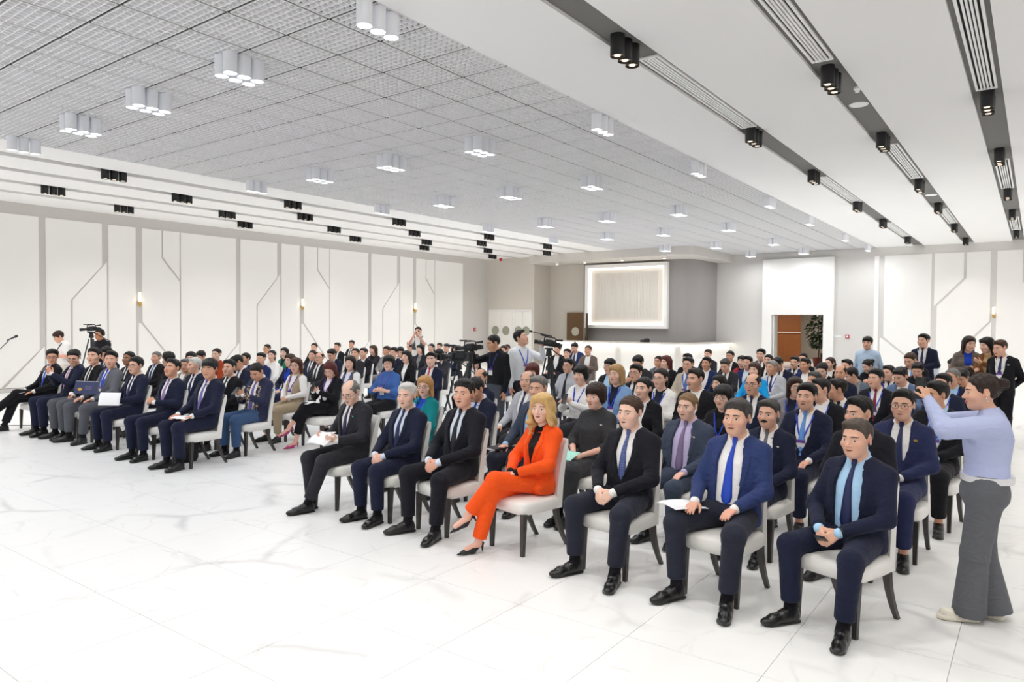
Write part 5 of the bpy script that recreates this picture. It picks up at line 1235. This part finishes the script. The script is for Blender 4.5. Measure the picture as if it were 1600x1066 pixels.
# ------------------------------------------------------------------ things held, worn loose, or standing about
def W_(k): r = PERS[k][0]; return Matrix.Translation(r.location) @ Matrix.Rotation(r.rotation_euler.z, 4, 'Z') @ Matrix.Scale(r.scale.x, 4)
def held(name, label, cat, k, M, group=None):
    o = bpy.data.objects.new(name, None); COL.objects.link(o); pp = PERS[k][1]; M = Matrix.Translation((0, -pp['lean'] * (M.translation.z - .5) if not pp['standing'] else 0, 0)) @ M; m = W_(k) @ M; l, q, s = m.decompose(); o.location = l; o.rotation_mode = 'QUATERNION'; o.rotation_quaternion = q; return tag(o, label, cat, group)
def TR(x, y, z, rx=0, ry=0, rz=0): return Matrix.Translation((x, y, z)) @ Matrix.Rotation(math.radians(rz), 4, 'Z') @ Matrix.Rotation(math.radians(rx), 4, 'X') @ Matrix.Rotation(math.radians(ry), 4, 'Y')
M_PAPER = mat('paper_white', 'f6f6f8', rough=.7); M_PHONE = mat('phone_black', '101014', rough=.25); M_SCREEN = mat('phone_screen', '1a1c26', rough=.1); M_LENS = mat('lens_glass', '08090c', rough=.05, spec=.8)
def sheet(w, h, bend=.02, n=8, th=.0012):
    g = [(-w / 2 + w * i / n, -h / 2 + h * j / n, bend * math.sin(math.pi * j / n) * (1 + .3 * math.cos(3 * i / n))) for j in range(n + 1) for i in range(n + 1)]
    fs = [(j * (n + 1) + i, j * (n + 1) + i + 1, (j + 1) * (n + 1) + i + 1, (j + 1) * (n + 1) + i) for j in range(n) for i in range(n)]
    b = MB().add(g, fs); N0 = len(g); b.add([(x, y, z + th) for x, y, z in g], [f[::-1] for f in fs])
    bd = [i for i in range(n + 1)] + [(j) * (n + 1) + n for j in range(1, n + 1)] + [n * (n + 1) + i for i in range(n - 1, -1, -1)] + [j * (n + 1) for j in range(n - 1, 0, -1)]
    for a, c in zip(bd, bd[1:] + bd[:1]): b.f.append((a, c, N0 + c, N0 + a)); b.m.append(0)
    return b
def paper(k, label, M, w=.21, h=.297, bend=.015, two=False):
    t = held('paper_sheet', label, 'paper', k, M); obj('sheet', sheet(w, h, bend).mesh('sheet', M_PAPER, smooth=True), t)
    if two: obj('sheet', sheet(w, h, bend).mesh('sheet', M_PAPER, smooth=True), t, loc=(-.05, .015, -.008), rot=(0, math.radians(-7), .12))
    return t
def phone(k, label, M, case=True):
    t = held('mobile_phone', label, 'phone', k, M)
    obj('case', MB().box(-.037, .037, -.004, .004, -.078, .078).mesh('case', M_PHONE, bevel=.0035), t)
    obj('screen', MB().box(-.034, .034, .0042, .005, -.074, .074).mesh('screen', M_SCREEN), t)
    c = obj('camera_bump', MB().box(.004, .033, -.0065, -.0041, .040, .073).mesh('camera_bump', M_PHONE, bevel=.001), t)
    for dx, dz in ((.012, .048), (.012, .065), (.026, .056)): obj('lens', MB().loft([[(dx + .0055 * math.cos(a), y, dz + .0055 * math.sin(a)) for a in [2 * math.pi * i / 12 for i in range(12)]] for y in (-.0075, -.0066)]).mesh('lens', M_LENS), c)
    return t
paper('R1', 'white papers held by the bald man in charcoal suit', TR(.0, -.345, .735, 26, 4, 6), .27, .21, .012, True)
paper('R6', 'white papers on the thigh of the bright blue jacket man', TR(-.215, -.30, .625, -4, 4, -24), .215, .30, .008, True)
paper('L7', 'white paper on the lap of the young violet tie man', TR(.05, -.31, .635, 3, 0, 8), .30, .215, .006)
paper('L5', 'white paper held upright by the bespectacled navy suit man', TR(.13, -.405, .76, 62, 4, 42), .297, .215, .01)
paper('L1', 'white papers under the pen of the far front row man', TR(-.03, -.33, .64, 4, 0, 8), .215, .297, .006)
paper('trio1', 'white sheet held by the standing women', TR(.04, -.36, 1.19, 20, 0, 0), .297, .21, .01)
paper('dress', 'mint green folded sheet on the dark grey dress lap', TR(-.02, -.36, .66, 24, 0, -6), .17, .19, .008)
COL.objects['paper_sheet.006'].children[0].material_slots[0].link = 'OBJECT'; COL.objects['paper_sheet.006'].children[0].material_slots[0].material = mat('paper_mint', 'a5ddcf', rough=.7)
paper('g9', 'white notes on the knee of the auburn-haired woman', TR(-.02, -.38, .70, 5, 0, 0), .17, .23, .006)
f = held('document_folder', 'navy blue folder with gold emblem held by the grey suit man', 'folder', 'L4', TR(.08, -.35, .82, 60, 8, 44))
obj('cover', MB().box(-.165, .165, -.115, .115, -.006, .006).mesh('cover', mat('folder_navy', '232c55', rough=.5), bevel=.003), f)
obj('paper_edge', MB().box(-.160, .162, -.109, .119, -.004, .004).mesh('paper_edge', M_PAPER), f)
em = MB(); M_GOLD = mat('gold_print', 'c9a24a', rough=.35, metal=.6)
em.loft([[(-.085 + .030 * math.cos(a), -.03 + .030 * math.sin(a), z) for a in [2 * math.pi * i / 24 for i in range(24)]] for z in (.0062, .0070)])
em.loft([[(-.085 + .012 * math.cos(a), -.03 + .012 * math.sin(a), z) for a in [2 * math.pi * i / 16 for i in range(16)]] for z in (.0070, .0082)])
obj('emblem', em.mesh('emblem', M_GOLD), f)
tx = MB()
for i in range(4): tx.box(-.015, .095 - .02 * (i % 2), .030 - i * .018, .036 - i * .018, .0062, .0068)
o = obj('title_lines', tx.mesh('title_lines', mat('title_print', '7a6a8c', rough=.5)), f); o['kind'] = 'stuff'
phone('hero', 'black phone raised by the standing woman in lavender shirt', TR(.01, -.415, 1.655, 0, 0, 55))
phone('R7', 'dark phone held between the knees of the open navy suit man', TR(0, -.375, .600, 60, 0, 14))
phone('L2', 'dark phone held up by the pink tie man', TR(-.01, -.40, 1.035, -58, 0, 20)); phone('embro', 'black phone in the hands of the embroidered robe man', TR(0, -.37, .93, -50, 0, 5)); phone('g9', 'dark blue phone held by the auburn-haired woman', TR(.02, -.37, .95, -25, 0, 0)); phone('L3', 'small dark phone in the hands of the black jacket man', TR(0, -.33, .66, 70, 0, 0)); phone('j9', 'dark phone held by the cream jacket woman', TR(0, -.36, .93, -30, 0, 0))
nb = held('notebook', 'dark notebook under the hand of the slate suit man', 'notebook', 'j3', TR(-.17, -.34, .625, 2, 0, -8)); obj('cover', MB().box(-.085, .085, -.12, .12, -.012, -.009).box(-.085, .085, -.12, .12, .009, .012).box(.082, .085, -.12, .12, -.009, .009).mesh('cover', mat('notebook_cover', '2a2226', rough=.6)), nb); obj('pages', MB().box(-.082, .0815, -.117, .117, -.0088, .0088).mesh('pages', M_PAPER), nb)
pn = held('pen', 'dark pen held by the far front row man', 'pen', 'L1', TR(.145, -.38, .70, 30, 30, 0)); obj('barrel', MB().tube([(0, 0, -.06), (0, 0, .06), (0, 0, .075)], [.005, .005, .002], 8).mesh('barrel', M_PHONE), pn)
# watch, belt, earring = parts of their people
def band(k, side, col, r=.034):
    rt, p = PERS[k]; a = p['arm'][side]; ax = Vector(a['W'] - a['E']).normalized(); c = Vector(a['W'] - (a['W'] - a['E']) * .03)
    obj('wristwatch', MB().tube([c - ax * .011, c + ax * .011], r, 18).mesh('wristwatch', mat('watch_' + col, col, rough=.35)), rt)
band('R7', 1, '17181c', .0375); band('R6', 1, '17181c', .0375); band('camblack', -1, '15151a', .042); band('hero', -1, '15151a', .043)
rt, p = PERS['hero']; M_BELT = mat('belt_white', 'e2e2e6', rough=.5)
obj('belt', MB().loft([sring(.186, .163, 0, .014, z, 32, .85) for z in (1.012, 1.056)]).mesh('belt', M_BELT, auto=1.0), rt)
for s in (-1, 1):
    m = MB(); m.tube([(s * .086, .008 + .010 * math.sin(a), -.048 + .012 * math.cos(a)) for a in [2 * math.pi * i / 14 for i in range(15)]], .0022, 6); obj('earring', m.mesh('earring', mat('silver', 'c8c8cc', rough=.2, metal=1)), rt, mtx=p['hM'].copy())
# buttons of the orange jacket, strap of the young man, headphones, vest of the photographer
def studs(k, pts, col, r=.010):
    rt, p = PERS[k]
    for x, z in pts:
        y = float(front_y(lambda P: jacket_sdf(p, P), np.array([[x, z]]))[0]); obj('button', MB().loft([[(x + r * math.cos(a), yy, z + r * math.sin(a)) for a in [2 * math.pi * i / 14 for i in range(14)]] for yy in (y - .006, y + .002)]).mesh('button', mat('button_' + col, col, rough=.4)), rt)
PERS['R4'][1]['open'] = OPEN['woman']; studs('R4', [(.014, .70), (.014, .63)], '1a1413', .011)
rt, p = PERS['tshirt']; fnn = lambda P: shirt_sdf(p, P, .0, 'short', True)
v, fc = ribbon(np.stack([np.linspace(.10, -.14, 14), np.linspace(1.47, 1.10, 14)], 1), np.full(14, .018), fnn, .006, th=.004, nx=2); obj('strap', MB().add(v, fc).mesh('strap', mat('strap_navy', '1c2140', rough=.7)), rt)
rt, p = PERS['headph']; hm = MB(); hm.tube([(.088 * math.cos(a), .01, .03 + .098 * math.sin(a)) for a in [math.pi * i / 14 for i in range(15)]], .009, 8)
obj('headphones', hm.mesh('headphones', M_PHONE, smooth=True), rt, mtx=p['hM'].copy())
for s in (-1, 1): obj('ear_cup', MB().tube([(s * .076, .012, 0), (s * .100, .012, 0)], [.036, .032], 16).mesh('ear_cup', M_PHONE, auto=.7), rt, mtx=p['hM'].copy())
rt, p = PERS['photog']; p['open'] = OPEN['vest']; v, q = nets(lambda P: jacket_sdf(p, P, 'vest'), A(-.4, -.4, 1.15), A(.4, .36, 1.60), .016); obj('vest', polymesh('vest', v, q, M_CLOTH), rt, color='5a5d63')
# bag under a chair
bg = thing('backpack', 'black backpack on the floor under the young violet tie man', 'bag', (PERS['L7'][0].location.x - .36, PERS['L7'][0].location.y - .06, 0), .4)
obj('body', MB().loft([sring(.15, .10, 0, 0, 0.002, 24, .5), sring(.17, .12, 0, 0, .05, 24, .5), sring(.165, .115, 0, .01, .25, 24, .5), sring(.12, .08, 0, .02, .36, 24, .6), sring(.04, .03, 0, .02, .385, 24, .8)]).mesh('body', mat('bag_nylon', '17171c', rough=.7), auto=1.2), bg)
obj('pocket', MB().loft([sring(.11, .03, 0, -.125, .04, 20, .5), sring(.12, .04, 0, -.125, .10, 20, .5), sring(.11, .03, 0, -.12, .20, 20, .5)]).mesh('pocket', mat('bag_nylon2', '1f1f25', rough=.7), auto=1.2), bg); obj('handle', MB().tube([(-.04, .02, .37), (-.03, .02, .42), (.03, .02, .42), (.04, .02, .37)], .008, 8).mesh('handle', mat('bag_nylon', '17171c')), bg)
# ------------------------------------------------------------------ video cameras and tripods
M_CAM = mat('camera_black', '151619', rough=.45, noise=.1, nscale=60); M_CAM2 = mat('camera_dark_grey', '2b2d31', rough=.4)
def video_camera(label, loc, rz, pitch=0.0, s=1.0, mic=False):
    t = thing('video_camera', label, 'camera', loc, math.radians(rz), 'video cameras of the press', s); t.rotation_euler = (math.radians(pitch), 0, math.radians(rz))
    obj('body', MB().box(-.075, .075, -.16, .20, -.06, .10).box(-.065, .065, .20, .30, -.05, .08).box(-.055, .06, -.10, .12, .10, .125).mesh('body', M_CAM, bevel=.012), t)
    le = obj('lens', MB().tube([(0, -.15, .02), (0, -.24, .02), (0, -.25, .02), (0, -.33, .02)], [.052, .050, .058, .056], 20).mesh('lens', M_CAM2, auto=.6), t)
    obj('lens_hood', MB().loft([[(sx * (.075 if y < -.36 else .06), y, .02 + sz * (.058 if y < -.36 else .05)) for sx, sz in ((-1, -1), (1, -1), (1, 1), (-1, 1))] for y in (-.32, -.41)]).mesh('lens_hood', M_CAM, bevel=.006), le)
    obj('front_glass', MB().tube([(0, -.405, .02), (0, -.412, .02)], .05, 18).mesh('front_glass', M_LENS), le)
    obj('handle', MB().tube([(0, -.14, .10), (0, -.14, .17), (0, -.10, .19), (0, .12, .19), (0, .16, .17), (0, .16, .10)], .017, 10).mesh('handle', M_CAM, smooth=True), t)
    vf = obj('viewfinder', MB().tube([(.0, .18, .14), (0, .30, .15), (0, .36, .15)], [.026, .026, .036], 14).mesh('viewfinder', M_CAM, auto=.6), t)
    obj('microphone', MB().tube([(-.06, -.26, .225), (-.06, -.25, .225), (-.06, -.06, .21), (-.06, -.05, .21), (-.06, .06, .205)], [.012, .020, .020, .012, .011], 12).mesh('microphone', M_CAM, auto=.6), t)
    obj('screen', MB().box(.085, .100, -.13, .03, .0, .10).box(.075, .086, -.04, .0, .03, .06).mesh('screen', M_CAM2, bevel=.004), t)
    obj('battery', MB().box(-.045, .045, .305, .36, -.045, .06).mesh('battery', M_CAM2, bevel=.006), t)
    for z in (-.02, .03): obj('dial', MB().tube([(-.075, .03, z), (-.088, .03, z)], .016, 12).mesh('dial', M_CAM2), t)
    if mic: obj('long_microphone', MB().tube([(-.02, .05, .23), (-.02, -.50, .27), (-.02, -.52, .272), (-.02, -.58, .276)], [.012, .012, .03, .03], 12).mesh('long_microphone', M_CAM, auto=.6), t)
    return t
def tripod(label, x, y, h, rz=0, spread=.42, s=1.0):
    t = thing('tripod', label, 'tripod', (x, y, 0), math.radians(rz), 'camera tripods')
    obj('head', MB().box(-.05, .05, -.07, .07, h - .03, h).tube([(0, 0, h - .14), (0, 0, h - .03)], [.055, .04], 16).mesh('head', M_CAM, bevel=.004), t)
    obj('centre_column', MB().tube([(0, 0, h - .5), (0, 0, h - .13)], .022, 12).mesh('centre_column', M_CAM2), t)
    obj('pan_handle', MB().tube([(.03, .05, h - .03), (.10, .42, h - .20), (.115, .50, h - .235)], [.009, .010, .014], 10).mesh('pan_handle', M_CAM, smooth=True), t)
    for k in range(3):
        a = math.radians(90 + 120 * k); c, n = math.cos(a), math.sin(a); q = h - .17
        lg = obj('leg', MB().tube([(c * .05 + n * .014, n * .05 - c * .014, q), (c * spread * .6 + n * .014, n * spread * .6 - c * .014, q * .42)], .012, 8).tube([(c * .05 - n * .014, n * .05 + c * .014, q), (c * spread * .6 - n * .014, n * spread * .6 + c * .014, q * .42)], .012, 8).tube([(c * spread * .45, n * spread * .45, q * .56), (c * spread, n * spread, .02)], .011, 8).box(c * spread * .6 - .025, c * spread * .6 + .025, n * spread * .6 - .025, n * spread * .6 + .025, q * .40, q * .45).mesh('leg', M_CAM2), t)
        obj('foot', MB().tube([(c * spread, n * spread, .0), (c * spread, n * spread, .03)], [.022, .016], 10).mesh('foot', M_CAM), lg)
    obj('spreader', MB().tube([(0, 0, h * .33), (math.cos(math.pi / 2) * spread * .66, spread * .66, h * .30)], .006, 6).tube([(0, 0, h * .33), (math.cos(math.radians(210)) * spread * .66, math.sin(math.radians(210)) * spread * .66, h * .30)], .006, 6).tube([(0, 0, h * .33), (math.cos(math.radians(330)) * spread * .66, math.sin(math.radians(330)) * spread * .66, h * .30)], .006, 6).mesh('spreader', M_CAM2), t)
    return t
tripod('black tripod carrying the large video camera in the middle of the hall', -8.22, 9.6, 1.33, 20); video_camera('large black video camera lower of the pair in the middle of the hall', (-8.22, 9.6, 1.395), -20, 0, 1.0)
tripod('black tripod carrying the raised video camera beside the black shirt cameraman', -7.10, 8.55, 1.56, 70); video_camera('black video camera held by the black shirt cameraman', (-7.10, 8.55, 1.62), -38, 4, .58)
tripod('dark tripod beside the cameraman in white shirt', -6.42, 9.75, 1.62, 10, .36); video_camera('black video camera with long microphone beside the white shirt cameraman', (-6.42, 9.75, 1.675), -50, -8, .60, True)
tripod('black tripod of the headphone cameraman near the panelled wall', -17.45, 7.45, 1.75, 30); video_camera('black video camera in front of the headphone cameraman', (-17.45, 7.45, 1.80), -8, 4, .56)
pc = held('photo_camera', 'small black camera at the eye of the vest photographer', 'camera', 'photog', TR(0, -.20, 1.645, 0, 0, 0)); obj('body', MB().box(-.065, .065, -.03, .03, -.04, .04).mesh('body', M_CAM, bevel=.008), pc); obj('lens', MB().tube([(0, -.03, -.005), (0, -.10, -.005)], .034, 16).mesh('lens', M_CAM2, auto=.6), pc)
# ------------------------------------------------------------------ microphone on its stand, cable
ms = thing('microphone_stand', 'slim black microphone stand with boom arm before the far front row', 'stand', (-16.75, 5.10, 0)); M_BLK = mat('stand_black', '1a1a1d', rough=.4)
obj('base', MB().lathe([(.0, 0), (.15, 0), (.15, .012), (.03, .03), (.0, .03)], 24).mesh('base', M_BLK, auto=.6), ms); obj('pole', MB().tube([(0, 0, .02), (0, 0, 1.05)], .010, 10).mesh('pole', M_BLK), ms); obj('boom', MB().tube([(-.12, -.05, .96), (0, 0, 1.06), (.66, .26, 1.60)], .008, 8).mesh('boom', M_BLK), ms)
mc = thing('microphone', 'black microphone on the boom of the slim stand', 'microphone', (-16.02, 5.40, 1.655), math.radians(20)); obj('body', MB().tube([(-.13, 0, -.045), (.06, 0, .022)], [.012, .017], 14).mesh('body', M_BLK, auto=.6), mc); obj('head', MB().tube([(.06, 0, .022), (.085, 0, .030), (.12, 0, .043), (.135, 0, .048)], [.018, .026, .024, .010], 14).mesh('head', mat('mic_mesh', '2c2c30', rough=.6), smooth=True), mc)
cb = MB().tube([(-17.2, 4.6, .006), (-16.7, 4.95, .006), (-16.2, 5.15, .006), (-15.7, 5.2, .006), (-15.35, 5.5, .006), (-15.2, 6.0, .006)], .006, 6)
tag(obj('cable', cb.mesh('cable', M_BLK, smooth=True)), 'thin black cable on the floor before the far front row', 'cable')
# ------------------------------------------------------------------ wall lights, alarms, switch, plant, object on the bar
M_BRASS = mat('brass', 'c9a65c', rough=.3, metal=.7); M_TUBE = mat('sconce_glass', 'ffffff', emit='fff0d6', estr=2.6)
def sconce(label, loc, rz):
    t = thing('wall_sconce', label, 'lamp', loc, rz, 'brass wall sconces')
    obj('bracket', MB().box(-.03, .03, -.07, 0, -.02, .05).lathe([(.0, -.13), (.05, -.10), (.055, 0), (.05, .02), (.0, .02)], 18, (0, -.10, 0)).mesh('bracket', M_BRASS, auto=.6), t)
    obj('glass_tube', MB().lathe([(.0, .02), (.042, .022), (.042, .28), (.036, .30), (.0, .30)], 18, (0, -.10, 0)).mesh('glass_tube', M_TUBE, auto=.6), t); return t
for k, nm in enumerate(('first', 'second', 'third')): 
    y = 8.44 + 2.69 + 6.165 * k; sconce('%s brass wall sconce along the panelled side wall from the stage' % nm, (XL, y, 2.58), math.radians(90)); lamp_disc('sconce_light', XL + .18, y, 2.75, .1, 1.4, (1, .9, .7), 180)
sconce('brass wall sconce on the rear wall above the standing trio', (-1.33, YF, 2.46), 0)
def alarm(label, loc, rz):
    t = thing('fire_alarm', label, 'alarm', loc, rz, 'red fire alarm boxes'); obj('box', MB().box(-.075, .075, -.045, 0, -.075, .075).mesh('box', mat('alarm_red', 'b3202a', rough=.4), bevel=.008), t); obj('button', MB().loft([[(.042 * math.cos(a), y, .042 * math.sin(a)) for a in [2 * math.pi * i / 18 for i in range(18)]] for y in (-.052, -.0455)]).mesh('button', M_PANEL), t)
alarm('red fire alarm box on the panelled side wall near the white doors', (XL + .001, 27.8, 1.68), math.radians(90)); alarm('red fire alarm box with white button beside the corridor doorway', (-6.48, YF - .001, 1.54), 0)
sw = thing('light_switch', 'white switch plate beside the red alarm box on the rear wall', 'switch', (-6.86, YF, 1.54)); obj('plate', MB().box(-.14, .14, -.014, -.001, -.045, .045).mesh('plate', M_TRIM, bevel=.004), sw)
for x in (-.09, 0, .09): obj('rocker', MB().box(x - .035, x + .035, -.020, -.0145, -.034, .034).mesh('rocker', M_PANEL, bevel=.002), sw)
sr = thing('ceiling_siren', 'small red alarm on the ceiling near the white doors', 'alarm', (-21.7, 28.5, H)); obj('housing', MB().lathe([(.07, 0), (.07, -.10), (.05, -.14), (.0, -.14)], 16).mesh('housing', mat('alarm_red', 'b3202a'), auto=.6), sr)
pl = thing('potted_tree', 'green potted tree in the corridor behind the doorway', 'plant', (-8.42, 36.3, 0)); obj('pot', MB().lathe([(.0, 0), (.20, 0), (.27, .45), (.25, .45), (.24, .40), (.0, .40)], 22).mesh('pot', mat('pot_terracotta', '7a3a30', rough=.6), auto=.6), pl)
obj('trunk', MB().tube([(0, 0, .38), (.03, .02, 1.0), (-.02, 0, 1.7), (.02, 0, 2.3)], [.03, .025, .02, .012], 8).mesh('trunk', mat('bark', '4a3626', rough=.9)), pl)
lfm = MB().add([(0, 0, 0), (.085, .10, .02), (0, .27, -.03), (-.085, .10, .02), (0, .10, -.006)], [(0, 1, 4), (1, 2, 4), (2, 3, 4), (3, 0, 4)]).mesh('leaf', mat('leaf_green', '2f4a24', rough=.5, noise=.3, nscale=6))
for i in range(240):
    z = .95 + 1.6 * rnd.random(); r0 = .38 * math.sin(max(.12, min(1, (z - .8) / 1.9)) * math.pi) + .08; a = rnd.uniform(0, 6.28); rr = r0 * math.sqrt(rnd.random())
    obj('leaf', lfm, pl, loc=(rr * math.cos(a), rr * math.sin(a), z), rot=(rnd.uniform(-.9, .6), rnd.uniform(-.6, .6), a - 1.57 + rnd.uniform(-.7, .7)))
bc = thing('camera_bag', 'small black camera lying on the bar counter', 'camera', (-13.6, 28.32, CT), .5)
obj('body', MB().loft([sring(.13, .09, 0, 0, 0, 20, .5), sring(.15, .10, 0, 0, .06, 20, .5), sring(.11, .08, .01, 0, .15, 20, .6), sring(.05, .04, .03, 0, .17, 20, .8)]).mesh('body', mat('bag_nylon', '17171c'), auto=1.2), bc); obj('lens', MB().tube([(-.12, 0, .06), (-.27, 0, .055)], [.055, .05], 16).mesh('lens', M_CAM, auto=.6), bc)
